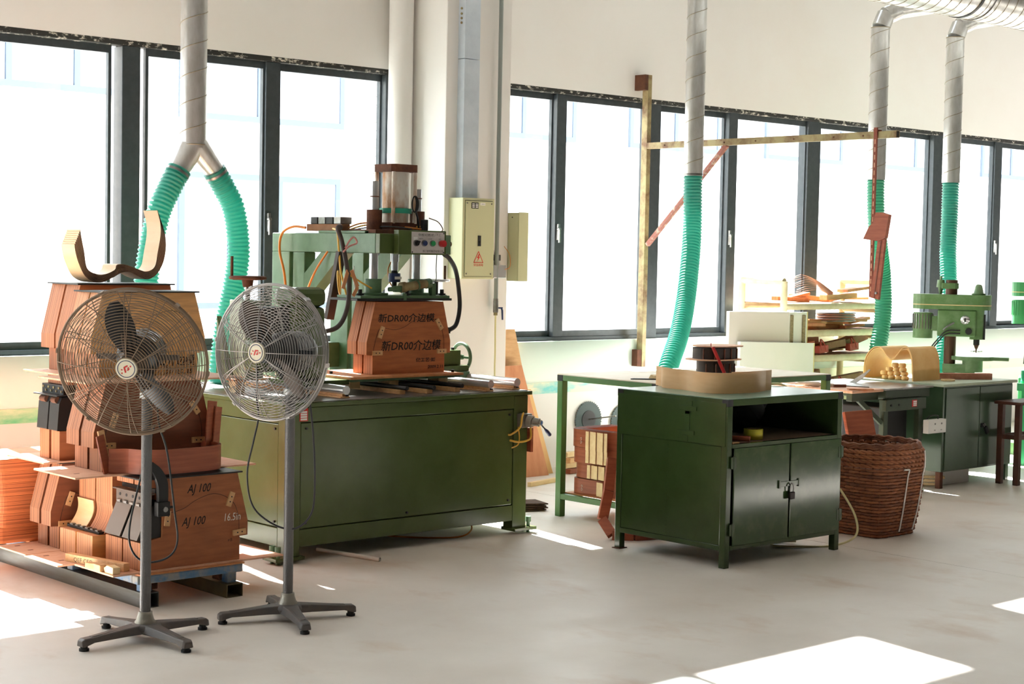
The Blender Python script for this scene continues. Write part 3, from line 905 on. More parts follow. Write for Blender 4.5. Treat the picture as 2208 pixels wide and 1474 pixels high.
# second carriage at the left with a tan board and wooden blocks
MB().box(4.93, 7.62, 0.895, 5.24, 8.05, 0.905).build('carriage_board', M_BOARDO, mc, 0.001)
for x, y in ((4.99, 7.68), (5.10, 7.86)):
    MB().box(x - 0.03, y - 0.03, 0.826, x + 0.03, y + 0.03, 0.894).build('bearing_block', M_PALE, mc, 0.003)

# press frame: two side frames with posts and diagonal, head box between them
PZ0, PZ1 = 1.595, 1.705
for i, (xa, xb) in enumerate(((5.64, 5.72), (6.07, 6.15))):
    MB().box(xa, 7.32, PZ0, xb, 8.32, PZ1).build('press_arm', M_GREENL, mc, 0.005)
    MB().box(xa, 8.14, 0.826, xb, 8.32, PZ0).build('press_post', M_GREENL, mc, 0.005)
    MB().box(xa, 7.99, 0.826, xb, 8.105, PZ0).build('press_post', M_GREENL, mc, 0.005)
    poly = [(7.99, 1.47), (7.99, 1.30), (7.62, 1.595), (7.83, 1.595)]
    MB().prism(poly, xa, xb, 'x').build('press_brace', M_GREENL, mc, 0.004)
MB().box(5.72, 8.22, 0.90, 6.07, 8.32, 1.05).build('cross_beam', M_GREENL, mc, 0.004)
MB().box(5.36, 8.0, 1.0, 5.64, 8.1, 1.18).build('cross_beam', M_GREEN, mc, 0.004)
MB().box(5.72, 7.45, PZ1 - 0.02, 6.07, 8.0, PZ1 - 0.005).build('head_plate', M_GREENL, mc, 0.003)
MB().box(5.64, 7.28, PZ0, 6.15, 7.32, PZ1).build('head_front', M_GREEN, mc, 0.004)
MB().box(5.642, 7.42, PZ1, 5.715, 7.86, PZ1 + 0.014).build('head_cap', M_GREENL, mc, 0.003)
# control box with the buttons
cb = MB().box(5.735, 7.235, 1.592, 6.075, 7.28, 1.727).build('control_box', M_GREEN, mc, 0.003)
MB().box(6.075, 7.245, 1.600, 6.118, 7.30, 1.700).build('cable_box', M_GREENL, mc, 0.003)
MB().cyl((6.118, 7.27, 1.655), (6.135, 7.27, 1.655), 0.016, n=12).build('gland', M_RUST, mc)
plate = MB().box(5.825, 7.2335, 1.600, 6.062, 7.235, 1.719).build('control_plate', mat('brushed_plate', S(212, 206, 204), 0.4, 0.3, col2=S(190, 180, 174), scale=12), cb)
lettering('侧板切断机', 0.017, (5.872, 7.2338, 1.696), X_, Z_, M_INK, plate, width=0.115)
scribble([[(0, 0), (0.006, 0.018)], [(0.012, 0.001), (0.013, 0.016), (0.022, 0.014), (0.014, 0.008)], [(0.026, 0.014), (0.034, 0.014), (0.026, 0.0), (0.037, 0.001)]], (5.995, 7.2335, 1.697), X_, Z_, M_INK, plate, 'handwriting', 0.0007)
for t, x in (('电源开关', 5.878), ('左右压紧', 5.942), ('急停', 6.020)):
    lettering(t, 0.0075, (x, 7.2338, 1.678), X_, Z_, M_INK, plate)
lettering('珠江钢琴集团有限公司', 0.015, (5.905, 7.2338, 1.607), X_, Z_, M_INK, plate, width=0.148)
for x, m_, r in ((5.856, M_BLACK, 0.014), (5.913, M_NAVY, 0.014), (5.972, M_BTNG, 0.014), (6.035, M_REDP, 0.019)):
    MB().cyl((x, 7.2335, 1.656), (x, 7.226, 1.656), 0.018, n=20).build('button_ring', M_STEEL, cb)
    h_ = 0.202 if m_ is M_REDP else 0.217
    MB().cyl((x, 7.226, 1.656), (x, h_ + 7.0, 1.656), r, n=20).build('button', m_, cb)
    if m_ is M_BLACK:
        MB().bar((x - 0.003, 7.215, 1.645), (x + 0.012, 7.212, 1.667), 0.006, 0.008).build('selector_lever', M_BLACK, cb)
MB().box(5.838, 7.2325, 1.672, 5.868, 7.2335, 1.690).build('paper_label', M_WHITE, plate)
for x, z in ((5.831, 1.606), (6.056, 1.606), (6.056, 1.713)):
    MB().cyl((x, 7.2335, z), (x, 7.2315, z), 0.004, n=8).build('screw', M_BLACK, plate)
# cylinder with tie rods
PXC, PYC = 5.895, 7.47
base_r = MB().box(5.665, 7.35, PZ1, 6.12, 7.60, PZ1 + 0.022).build('cylinder_base', M_RUST, mc, 0.003)
MB().box(5.80, 7.385, PZ1 + 0.022, 5.99, 7.56, PZ1 + 0.065).build('cylinder_flange', M_RUST, mc, 0.004)
cy = MB().cyl((PXC, PYC, PZ1 + 0.065), (PXC, PYC, 2.054), 0.076, n=32).build('cylinder', M_RUSTW, mc)
for dx in (-0.077, 0.077):
    for dy in (-0.077, 0.077):
        MB().cyl((PXC + dx, PYC + dy, PZ1 + 0.06), (PXC + dx, PYC + dy, 2.056), 0.011, n=12).build('tie_rod', M_RUSTW, mc)
MB().prism([(PXC - 0.095, PYC - 0.075), (PXC - 0.075, PYC - 0.095), (PXC + 0.075, PYC - 0.095), (PXC + 0.095, PYC - 0.075), (PXC + 0.095, PYC + 0.075), (PXC + 0.075, PYC + 0.095), (PXC - 0.075, PYC + 0.095), (PXC - 0.095, PYC + 0.075)], 2.054, 2.096, 'z').build('cylinder_head', M_RUST, mc, 0.003)
tp = [(PXC + (0.092 if abs(c_) > abs(s_) else 0.092) * c_, PYC + 0.092 * s_) for c_, s_ in [(cos(2 * pi * k / 24), sin(2 * pi * k / 24)) for k in range(25)]]
MB().strip(tp, 1.822, 1.850, 0.002).build('tape_band', M_TAPEG, mc)
lp = MB()
for k in range(4):
    w_ = 0.018 + 0.004 * k
    c = Vector((PXC + 0.055, PYC - 0.10 - 0.003 * k, 1.875))
    lp.tube([c + Vector((w_ * cos(t) * 0.8, 0, 0.045 * sin(t))) for t in [2 * pi * j / 24 for j in range(24)]], 0.0032, 6, closed=True)
lp.tube(spline([(PXC + 0.06, PYC - 0.105, 1.84), (PXC + 0.075, PYC - 0.11, 1.79), (PXC + 0.09, PYC - 0.10, 1.74)], 6), 0.006, 6)
lp.build('cable_coil', M_BLACK, mc)
MB().box(PXC + 0.085, PYC - 0.155, 1.727, PXC + 0.115, PYC - 0.12, 1.79).build('limit_switch', M_DARK, mc, 0.004)
# guide columns with rusty collars, chrome shafts down to the pressing plate
for x in (5.745, 6.052):
    zt = 1.998 if x < 5.9 else 1.964
    MB().cyl((x, PYC, 1.36), (x, PYC, zt), 0.0245, n=28).build('guide_shaft', M_CHROME, mc)
    MB().cyl((x, PYC, PZ1 + 0.022), (x, PYC, 1.838), 0.044, n=28).build('shaft_collar', M_RUST, mc)
    MB().torus((x, PYC, 1.912), 0.0255, 0.003, n=24).build('shaft_clip', M_RUST, mc)
    MB().cyl((x, PYC, 1.372), (x, PYC, 1.452), 0.047, n=28).build('bushing', M_GREENL, mc)
    MB().cyl((x, PYC, 1.360), (x, PYC, 1.374), 0.085, n=28).build('bushing_flange', M_GREENL, mc)
MB().cyl((PXC, PYC, 1.50), (PXC, PYC, PZ0), 0.020, n=20).cyl((PXC, PYC, 1.55), (PXC, PYC, PZ0), 0.024, n=20).build('piston_rod', M_CHROME, mc)
MB().cyl((PXC, PYC, 1.482), (PXC, PYC, 1.508), 0.022, 0.012, n=16).cyl((PXC, PYC, 1.385), (PXC, PYC, 1.435), 0.014, n=12).build('rod_end', M_DARK, mc)
cpl = MB().cyl((PXC, PYC, 1.434), (PXC, PYC, 1.484), 0.035, n=10).build('coupling', M_NAVY, mc)
MB().box(PXC - 0.024, PYC - 0.036, 1.450, PXC + 0.024, PYC - 0.033, 1.466).build('coupling_label', M_WHITE, cpl)
MB().box(5.575, 7.36, 1.345, 6.215, 7.58, 1.360).build('press_plate', M_GREENL, mc, 0.002)
MB().box(5.545, 7.352, 1.3315, 6.225, 7.60, 1.345).build('press_plate', M_DARK, mc, 0.002)
for x, y in ((5.60, 7.40), (6.18, 7.39), (5.92, 7.385)):
    MB().cyl((x, y, 1.36), (x, y, 1.395), 0.012, n=8).cyl((x, y, 1.362), (x, y, 1.372), 0.022, n=8).build('clamp_bolt', M_BLACK, mc)
# small horizontal air cylinder on the press plate
MB().cyl((5.875, 7.385, 1.405), (5.905, 7.385, 1.408), 0.030, n=20).build('air_cylinder_cap', M_BRASS, mc)
MB().cyl((5.905, 7.385, 1.408), (6.06, 7.385, 1.428), 0.025, n=24).build('air_cylinder', M_BRASS, mc)
MB().cyl((5.985, 7.385, 1.418), (5.995, 7.385, 1.420), 0.029, n=20).cyl((6.055, 7.385, 1.427), (6.085, 7.385, 1.431), 0.028, n=20).build('air_cylinder_cap', M_GREENL, mc)
MB().box(5.83, 7.375, 1.38, 5.875, 7.40, 1.415).cyl((5.79, 7.385, 1.395), (5.84, 7.385, 1.398), 0.013, n=12).build('clevis', M_GREENL, mc)
MB().box(6.095, 7.375, 1.346, 6.125, 7.41, 1.43).box(6.06, 7.38, 1.41, 6.10, 7.40, 1.44).build('cylinder_bracket', M_GREENL, mc, 0.002)
MB().box(5.87, 7.35, 1.335, 5.89, 7.362, 1.372).build('stop_block', M_GREENL, mc)
# flat handwheel on the right behind the plate
hw = MB().torus((6.27, 7.55, 1.443), 0.072, 0.008, n=36).build('handwheel', M_CHROME, mc)
MB().bar((6.20, 7.55, 1.441), (6.34, 7.55, 1.441), 0.012, 0.006).bar((6.27, 7.48, 1.441), (6.27, 7.62, 1.441), 0.012, 0.006).cyl((6.27, 7.55, 1.36), (6.27, 7.55, 1.441), 0.012, n=12).build('handwheel_spokes', M_DARK, hw)
MB().cyl((6.335, 7.55, 1.443), (6.335, 7.55, 1.53), 0.007, n=10).build('handwheel_grip', M_RUST, hw)
MB().box(6.15, 7.5, 1.345, 6.31, 7.6, 1.36).build('handwheel_bracket', M_GREENL, mc)
# left handwheel on its spindle, spindle housing
hx, hy, hz = 5.01, 7.62, 1.45
hw = MB().torus((hx, hy, hz), 0.092, 0.010, n=40).build('handwheel', M_RUST, mc)
MB().bar((hx - 0.09, hy, hz - 0.008), (hx + 0.09, hy, hz - 0.008), 0.014, 0.008).bar((hx, hy - 0.09, hz - 0.008), (hx, hy + 0.09, hz - 0.008), 0.014, 0.008).build('handwheel_spokes', M_RUST, hw)
MB().cyl((hx - 0.062, hy + 0.06, hz), (hx - 0.062, hy + 0.06, hz + 0.115), 0.008, n=10).build('handwheel_grip', M_RUST, hw)
MB().cyl((hx, hy, hz - 0.05), (hx, hy, hz), 0.026, 0.034, n=20).build('handwheel_hub', M_RUST, hw)
MB().cyl((hx, hy, 0.90), (hx, hy, hz - 0.05), 0.014, n=14).build('spindle', M_STEEL, mc)
MB().box(4.96, 7.56, 0.906, 5.08, 7.72, 1.33).build('spindle_housing', mat('grey_green_paint', S(150, 168, 150), 0.5), mc, 0.006)
MB().box(4.95, 7.40, 1.13, 5.14, 7.52, 1.30).build('gear_housing', M_DARK, mc, 0.02)
MB().box(4.93, 7.42, 0.95, 5.14, 7.55, 1.13).build('gear_housing', M_GREEN, mc, 0.03)
MB().prism([(7.75, 0.92), (7.75, 1.24), (7.62, 0.92)], 4.90, 4.93, 'x').build('rib', M_GREEN, mc)
# motor with domed cover
mo = MB()
mo.box(5.14, 7.36, 0.906, 5.345, 7.56, 1.30)
mo.build('motor', M_GREEN, mc, 0.025)
MB().box(5.135, 7.355, 1.30, 5.35, 7.565, 1.405).build('motor_cover', M_GREEN, mc, 0.035)
MB().box(5.15, 7.30, 0.88, 5.46, 7.62, 0.906).build('motor_plate', M_GREEN, mc, 0.002)
# gearbox and green handwheel at the right end
MB().box(6.30, 7.55, 0.94, 6.47, 7.70, 1.03).build('feed_box', M_GREEN, mc, 0.004)
MB().box(6.28, 7.52, 0.905, 6.51, 7.72, 0.94).build('feed_base', M_GREEN, mc, 0.003)
MB().box(6.28, 7.50, 0.826, 6.50, 7.74, 0.905).build('feed_stand', M_GREENL, mc, 0.003)
MB().cyl((6.43, 7.58, 1.03), (6.43, 7.58, 1.045), 0.011, n=8).build('feed_bolt', M_BLACK, mc)
hw = MB().torus((6.535, 7.62, 0.982), 0.082, 0.011, (1, 0, 0), n=40).build('handwheel', M_GREENL, mc)
MB().cyl((6.47, 7.62, 0.982), (6.545, 7.62, 0.982), 0.015, n=14).bar((6.535, 7.545, 0.982), (6.535, 7.695, 0.982), 0.014, 0.012).build('handwheel_spokes', M_GREENL, hw)
# valve block on top with hoses
MB().box(5.66, 7.66, PZ1 + 0.012, 5.72, 8.0, PZ1 + 0.052).build('manifold', M_CARD, mc, 0.003)
for k in range(4):
    MB().box(5.655, 7.665 + k * 0.075, PZ1 + 0.052, 5.735, 7.73 + k * 0.075, PZ1 + 0.092).build('valve_block', (M_STEEL, M_DARK)[k % 2], mc, 0.003)
def cable(pts, r, m, name='tube', par=None, n=8):
    return MB().tube(spline(pts, 8), r, n).build(name, m, par or mc)
cable([(5.64, 7.98, 1.735), (5.62, 8.08, 1.74), (5.60, 8.16, 1.70), (5.59, 8.17, 1.60), (5.60, 8.13, 1.45), (5.60, 8.10, 1.2), (5.6, 8.1, 0.85)], 0.0075, M_ORA, 'air_tube')
cable([(5.63, 7.70, 1.73), (5.60, 7.62, 1.71), (5.585, 7.58, 1.60), (5.58, 7.55, 1.48), (5.60, 7.52, 1.35)], 0.006, M_YEL, 'air_tube')
cable([(5.63, 7.75, 1.60), (5.60, 7.83, 1.48), (5.57, 7.9, 1.30), (5.55, 7.95, 1.1), (5.55, 7.95, 0.85)], 0.006, M_ORA, 'air_tube')
cable([(5.72, 7.70, 1.72), (5.80, 7.60, 1.755), (5.9, 7.50, 1.74), (6.0, 7.36, 1.75)], 0.005, M_YEL, 'air_tube')
cable([(5.70, 7.68, 1.73), (5.76, 7.58, 1.765), (5.86, 7.42, 1.75), (5.98, 7.34, 1.735)], 0.005, M_ORA, 'air_tube')
cable([(5.70, 7.65, 1.72), (5.74, 7.50, 1.74), (5.78, 7.36, 1.745), (5.9, 7.33, 1.735)], 0.004, M_CABLE, 'wire')
cable([(6.05, 7.36, 1.80), (6.10, 7.34, 1.78), (6.12, 7.32, 1.74), (6.08, 7.29, 1.72)], 0.003, M_RUST, 'wire')
cable([(6.03, 7.26, 1.592), (6.035, 7.27, 1.52), (6.06, 7.3, 1.45), (6.07, 7.36, 1.43)], 0.0025, M_CABLE, 'wire')
cable([(5.72, 7.62, 1.52), (5.71, 7.60, 1.42), (5.69, 7.56, 1.38)], 0.004, M_WHITE, 'air_tube')
cable([(5.98, 7.60, 1.56), (5.95, 7.60, 1.50), (5.94, 7.56, 1.42), (5.97, 7.52, 1.38)], 0.004, M_ORA, 'air_tube')
ty = MB().torus((5.50, 7.46, 1.43), 0.062, 0.006, (0.75, -0.65, 0.1), n=32).build('tube_loop', M_YEL, mc)
cable([(5.53, 7.42, 1.48), (5.60, 7.41, 1.44), (5.68, 7.40, 1.40)], 0.005, M_YEL, 'air_tube')
cable([(5.44, 7.40, 1.71), (5.445, 7.38, 1.735), (5.42, 7.37, 1.725), (5.44, 7.36, 1.66), (5.46, 7.35, 1.56), (5.485, 7.35, 1.42), (5.475, 7.35, 1.29), (5.41, 7.34, 1.195), (5.32, 7.36, 1.165), (5.27, 7.4, 1.15)], 0.013, mat('brown_rubber', S(62, 50, 46), 0.6), 'thick_hose', n=12)
MB().bar((5.47, 7.34, 1.50), (5.43, 7.33, 1.40), 0.022, 0.004, (0, 1, 0)).bar((5.49, 7.335, 1.50), (5.53, 7.33, 1.41), 0.022, 0.004, (0, 1, 0)).bar((5.53, 7.33, 1.41), (5.50, 7.33, 1.36), 0.02, 0.004, (0, 1, 0)).build('tie_tape', mat('brown_tape', S(198, 132, 86), 0.5), mc)
cable([(5.45, 7.34, 1.62), (5.47, 7.33, 1.66), (5.50, 7.33, 1.68), (5.52, 7.33, 1.65), (5.47, 7.33, 1.63), (5.43, 7.33, 1.60)], 0.005, mat('pink_string', S(206, 140, 132), 0.7), 'tie_string')
cable([(6.10, 7.28, 1.597), (6.16, 7.30, 1.57), (6.25, 7.35, 1.50), (6.31, 7.39, 1.38), (6.325, 7.4, 1.28), (6.30, 7.40, 1.19), (6.245, 7.40, 1.157)], 0.013, M_BLACK, 'thick_hose', n=12)
MB().box(6.16, 7.39, 1.14, 6.25, 7.41, 1.175).build('hose_plug', M_BLACK, mc)
MB().bar((5.60, 7.58, 1.60), (5.58, 7.66, 1.22), 0.05, 0.03, (0, 1, 0)).build('belt_guard', mat('dark_brown_steel', S(58, 44, 40), 0.6), mc)
# air valve with lever at the front right corner
va = MB().box(6.455, 6.985, 0.615, 6.535, 7.03, 0.695).build('air_valve', M_ALU, mc, 0.004)
MB().cyl((6.50, 6.985, 0.655), (6.512, 6.955, 0.652), 0.034, n=24).cyl((6.512, 6.955, 0.652), (6.53, 6.92, 0.648), 0.024, n=24).cyl((6.53, 6.92, 0.648), (6.536, 6.908, 0.647), 0.016, n=20).build('valve_cap', M_ALU, va)
MB().cyl((6.536, 6.908, 0.647), (6.538, 6.904, 0.6465), 0.011, n=16).build('valve_disc', mat('blue_disc', S(48, 110, 176), 0.4), va)
MB().cyl((6.535, 6.915, 0.640), (6.575, 6.915, 0.605), 0.0045, n=8).build('valve_stem', M_DARK, va)
MB().tube([(6.57, 6.915, 0.609), (6.585, 6.915, 0.596), (6.61, 6.915, 0.573), (6.615, 6.915, 0.568)], [0.006, 0.011, 0.011, 0.004], 10).build('valve_grip', M_NAVY, va)
cable([(6.47, 6.99, 0.70), (6.45, 6.98, 0.68), (6.445, 6.99, 0.62), (6.41, 7.02, 0.58), (6.395, 7.035, 0.575)], 0.006, M_YEL, 'air_tube')
cable([(6.395, 7.02, 0.545), (6.44, 7.0, 0.535), (6.50, 6.99, 0.54), (6.53, 6.99, 0.56), (6.525, 6.99, 0.63)], 0.006, M_YEL, 'air_tube')
cable([(6.41, 7.02, 0.50), (6.44, 7.0, 0.52), (6.45, 7.0, 0.56), (6.44, 7.0, 0.62)], 0.004, M_YEL, 'air_tube')
MB().box(6.541, 7.0, 0.47, 6.56, 7.06, 0.61).build('side_block', M_MAHO, mc, 0.002)
# tube and wire on the floor under the machine
single(MB().cyl((5.22, 7.24, 0.011), (5.30, 6.80, 0.011), 0.011, n=16, cap=False).cyl((5.22, 7.24, 0.011), (5.30, 6.80, 0.011), 0.0085, n=16, cap=False), 'floor_tube', M_WHITE, 'short white tube lying on the floor under the machine', 'tube')
single(MB().tube(spline([(5.75, 7.5, 0.005), (5.9, 7.25, 0.005), (6.1, 7.12, 0.005), (6.22, 7.14, 0.03), (6.26, 7.2, 0.075)], 8), 0.005, 6), 'floor_wire', M_ORA, 'thin orange tube trailing out under the machine', 'tube')

# ------------------------------------------------------------------ bending moulds: two plywood halves, top plate, tabs, writing
def mould_profile(w=1.0, H=0.405):
    return [(-0.26 * w, 0), (0.26 * w, 0), (0.26 * w, 0.104), (0.258 * w, 0.108), (0.303 * w, 0.11), (0.303 * w, 0.18), (0.245 * w, H), (-0.245 * w, H), (-0.303 * w, 0.18), (-0.303 * w, 0.11), (-0.258 * w, 0.108), (-0.26 * w, 0.104)]
SC = [(-0.256, 0.115), (-0.25, 0.155), (-0.226, 0.235), (-0.2, 0.26), (-0.16, 0.256), (-0.108, 0.248), (-0.04, 0.262), (0.027, 0.296), (0.111, 0.317), (0.178, 0.30), (0.229, 0.26), (0.2525, 0.195), (0.256, 0.124)]

def mould(loc, t, gap, label, m, group=None, plate=True, groove=True, tabs=True, H=0.405, w=1.0, back=True, plate_m=None, prof=None, tabset=None):
    xc, y, z = loc
    o = thing('bending_mould', (xc, y, z), label, 'mould', group)
    pr_ = [(xc + a, z + b) for a, b in (prof or mould_profile(w, H))]
    MB().prism(pr_, y, y + t, 'y').build('half_block', m, o, 0.002)
    if back:
        MB().prism(pr_, y + t + gap, y + 2 * t + gap, 'y').build('half_block', m, o, 0.002)
    dep = (2 * t + gap) if back else t
    if plate:
        MB().box(xc - 0.265 * w, y - 0.012, z + H, xc + 0.265 * w, y + dep + 0.012, z + H + 0.007).build('top_plate', plate_m or M_DARK, o, 0.001)
    if groove:
        g = MB()
        g.tube(spline([(xc + a * w, y - 0.0002, z + b * H / 0.405) for a, b in (SC if prof is None else SC[5:])], 6), 0.0011, 5)
        g.build('split_line', M_INK, o)
    if tabs:
        for a, b, r in (tabset or ((-0.23, 0.12, 0), (0.235, 0.12, 0), (-0.205, 0.235, 70), (0.215, 0.275, 125))):
            c = Vector((xc + a * w, y, z + b * H / 0.405))
            ca, sa = cos(radians(r)), sin(radians(r))
            hw_, hh = 0.034, 0.013
            q = [(c.x + u * ca - v * sa, c.z + u * sa + v * ca) for u, v in ((-hw_, -hh), (hw_, -hh), (hw_, hh), (-hw_, hh))]
            tb = MB().prism(q, y - 0.009, y, 'y').build('tab', M_PLAIN, o, 0.001)
            for s_ in (-0.012, 0.012):
                MB().cyl((c.x + s_ * ca, y - 0.0105, c.z + s_ * sa), (c.x + s_ * ca, y - 0.009, c.z + s_ * sa), 0.0035, n=8).build('tab_screw', M_DARK, tb)
    return o

md0 = mould((5.936, 7.377, 0.9205), 0.082, 0.014, 'reddish plywood bending mould with two lines of black handwriting under the press', M_PLYR, plate=False)
lettering('新DR00介边模、', 0.052, (5.71, 7.377, 1.215), X_, Z_, M_INK, md0, 'handwriting', 0.12, width=0.43, bold=0.012)
lettering('新DR00介边模', 0.062, (5.735, 7.377, 1.055), X_, Z_ + X_ * 0.02, M_INK, md0, 'handwriting', 0.12, width=0.43, bold=0.012)
lettering('做工艺·如', 0.025, (5.985, 7.377, 0.985), X_, Z_, M_INK, md0, 'handwriting', 0.1, width=0.14, bold=0.02)
lettering('2009.2.11', 0.024, (6.075, 7.377, 0.945), X_, Z_, M_INK, md0, 'handwriting', 0.1, width=0.11, bold=0.02)

# ------------------------------------------------------------------ blue pallet on steel tubes
def square_tube(x0, x1, y0, y1, z0, z1, w, m, label):
    mb = MB()
    mb.box(x0, y0, z0, x1, y1, z0 + w).box(x0, y0, z1 - w, x1, y1, z1)
    mb.box(x0, y0, z0 + w, x0 + w, y1, z1 - w).box(x1 - w, y0, z0 + w, x1, y1, z1 - w)
    return single(mb, 'steel_tube', m, label, 'steel tube', 'steel tubes under the blue pallet')
square_tube(3.756, 3.836, 6.52, 9.0, 0, 0.068, 0.004, M_MILL, 'long square steel tube on the floor under the left edge of the pallet')
square_tube(4.176, 4.262, 6.495, 9.0, 0, 0.062, 0.004, mat('olive_tube', S(112, 104, 72), 0.55, 0.4, col2=S(84, 80, 62), scale=6), 'olive square steel tube on the floor under the right edge of the pallet')
pa = thing('pallet', (4.0, 7.2, 0.062), 'worn blue steel pallet carrying the stacked moulds', 'pallet')
for b_ in ((3.72, 6.505, 0.112, 4.27, 6.555, 0.150), (3.72, 7.5, 0.112, 4.27, 7.55, 0.150), (3.72, 8.4, 0.112, 4.27, 8.45, 0.150)):
    MB().box(*b_).build('cross_bar', M_BLUE, pa, 0.006)
for b_ in ((3.72, 6.555, 0.112, 3.77, 7.5, 0.150), (4.22, 6.555, 0.112, 4.27, 7.5, 0.150), (3.72, 7.55, 0.112, 3.77, 8.4, 0.150), (4.22, 7.55, 0.112, 4.27, 8.4, 0.150)):
    MB().box(*b_).build('side_bar', M_BLUE, pa, 0.006)
for x, y, z in ((3.79, 6.57, 0.0685), (3.79, 7.22, 0.0685), (3.79, 7.36, 0.0685), (4.222, 6.55, 0.0625), (4.222, 7.36, 0.0625), (3.79, 8.4, 0.0685), (4.222, 8.4, 0.0625)):
    MB().box(x - 0.025, y - 0.025, z, x + 0.025, y + 0.025, 0.112).build('leg', M_BLUE, pa, 0.004)
for x, y in ((3.815, 7.20), (4.185, 6.60), (3.83, 6.6)):
    MB().box(x - 0.004, y - 0.03, 0.070, x + 0.03, y + 0.03, 0.108).build('lug', M_RUST, pa, 0.003)
MB().box(3.73, 6.50, 0.150, 4.275, 8.45, 0.158).build('deck', M_BOARDO, pa, 0.002)

def tray(x0, x1, y0, y1, z, label, th=0.008, m=None, holes=True):
    t = thing('plywood_tray', ((x0 + x1) / 2, (y0 + y1) / 2, z), label, 'board', 'plywood base boards under the moulds')
    MB().box(x0, y0, z, x1, y1, z + th).build('sheet', m or M_BOARD, t, 0.001)
    if holes:
        for k in (0.3, 0.75):
            MB().box(x0 + 0.06, y0 + (y1 - y0) * k, z + th, x0 + 0.085, y0 + (y1 - y0) * k + 0.012, z + th + 0.0006).build('slot', M_MAHOD, t)
    return t
Z1 = 0.1585
tray(3.605, 4.50, 6.515, 6.865, Z1, 'lowest base board at the front, under the mould marked AJ 100')
tray(3.525, 4.46, 6.872, 7.202, Z1, 'lowest base board in the middle of the pallet')
tray(3.535, 4.44, 7.208, 7.51, Z1, 'lowest base board towards the back of the pallet')
ZB = Z1 + 0.0085
G = 'plywood bending moulds stacked on the blue pallet'
# B1, front of the bottom row
b1 = mould((4.005, 6.53, ZB), 0.148, 0.012, 'brown plywood mould marked AJ 100 at the front of the bottom row', M_PLY, G, prof=[(-0.26, 0), (0.26, 0), (0.26, 0.104), (0.258, 0.108), (0.303, 0.11), (0.303, 0.18), (0.245, 0.405), (-0.205, 0.405), (-0.205, 0.368), (-0.15, 0.362), (-0.145, 0.25), (-0.15, 0.14), (-0.26, 0.126)], tabset=((0.255, 0.128, 4), (-0.125, 0.225, 84), (0.205, 0.285, 70)))
for x, z, s_ in ((3.982, 0.497, 0.055), (3.955, 0.349, 0.055)):
    lettering('AJ 100', s_, (x, 6.53, z), X_, Z_ + X_ * 0.1, M_INK, b1, 'handwriting', 0.15, width=0.12, bold=0.008)
lettering('16.5in', 0.05, (4.182, 6.53, 0.352), X_, Z_, M_CHALK, b1, 'chalk_writing', 0.1, width=0.085, bold=0.0)
lettering('≠B', 0.022, (4.20, 6.53, 0.255), X_, Z_, M_INK, b1, 'handwriting', 0.1)
# B2: bent-wood mould with pale wave piece and square base blocks
b2m = thing('bending_mould', (3.95, 6.88, ZB), 'plywood mould with a pale wave shaped face and square base blocks', 'mould', G)
for y0, y1 in ((6.88, 7.03), (7.042, 7.195)):
    MB().box(3.70, y0, ZB, 4.20, y1, ZB + 0.115).build('base_block', M_PLYT, b2m, 0.003)
    wave = [(3.80, ZB + 0.40), (3.80, ZB + 0.25)]
    for k in range(0, 13):
        t = k / 12
        wave.append((3.80 - 0.012 * sin(t * 2.2) + 0.045 * sin(pi * t) * 0.4 - 0.03 * t * t, ZB + 0.25 - 0.13 * t))
    wave += [(4.25, ZB + 0.117), (4.25, ZB + 0.40)]
    MB().prism(wave, y0, y1, 'y').build('half_block', M_PLY, b2m, 0.002)
sh = []
for k in range(15):
    t = k / 14
    sh.append((3.80 - 0.004 - 0.012 * sin(t * 2.2) + 0.045 * sin(pi * t) * 0.4 - 0.03 * t * t, ZB + 0.25 - 0.125 * t))
sp2 = [(a, b) for a, b in sh] + [(a - 0.006, b) for a, b in reversed(sh)]
MB().prism(sp2, 7.043, 7.194, 'y').build('wave_facing', M_MAPLE, b2m)
MB().box(3.735, 6.885, ZB + 0.117, 3.765, 7.19, ZB + 0.128).build('hinge_bar', M_DARK, b2m, 0.002)
for k in range(6):
    MB().box(3.738, 6.90 + k * 0.048, ZB + 0.128, 3.760, 6.925 + k * 0.048, ZB + 0.134).build('hinge_knuckle', M_STEEL, b2m)
MB().cyl((3.80, 6.866, ZB + 0.05), (3.80, 6.88, ZB + 0.05), 0.012, n=12).build('hasp', M_BLACK, b2m)
MB().box(3.86, 6.871, ZB + 0.19, 3.885, 6.88, ZB + 0.265).build('tab', M_BLACK, b2m, 0.001)
# B3 at the back
b3 = mould((3.985, 7.25, ZB), 0.095, 0.022, 'dark brown plywood mould at the back of the bottom row', M_PLYD, G)

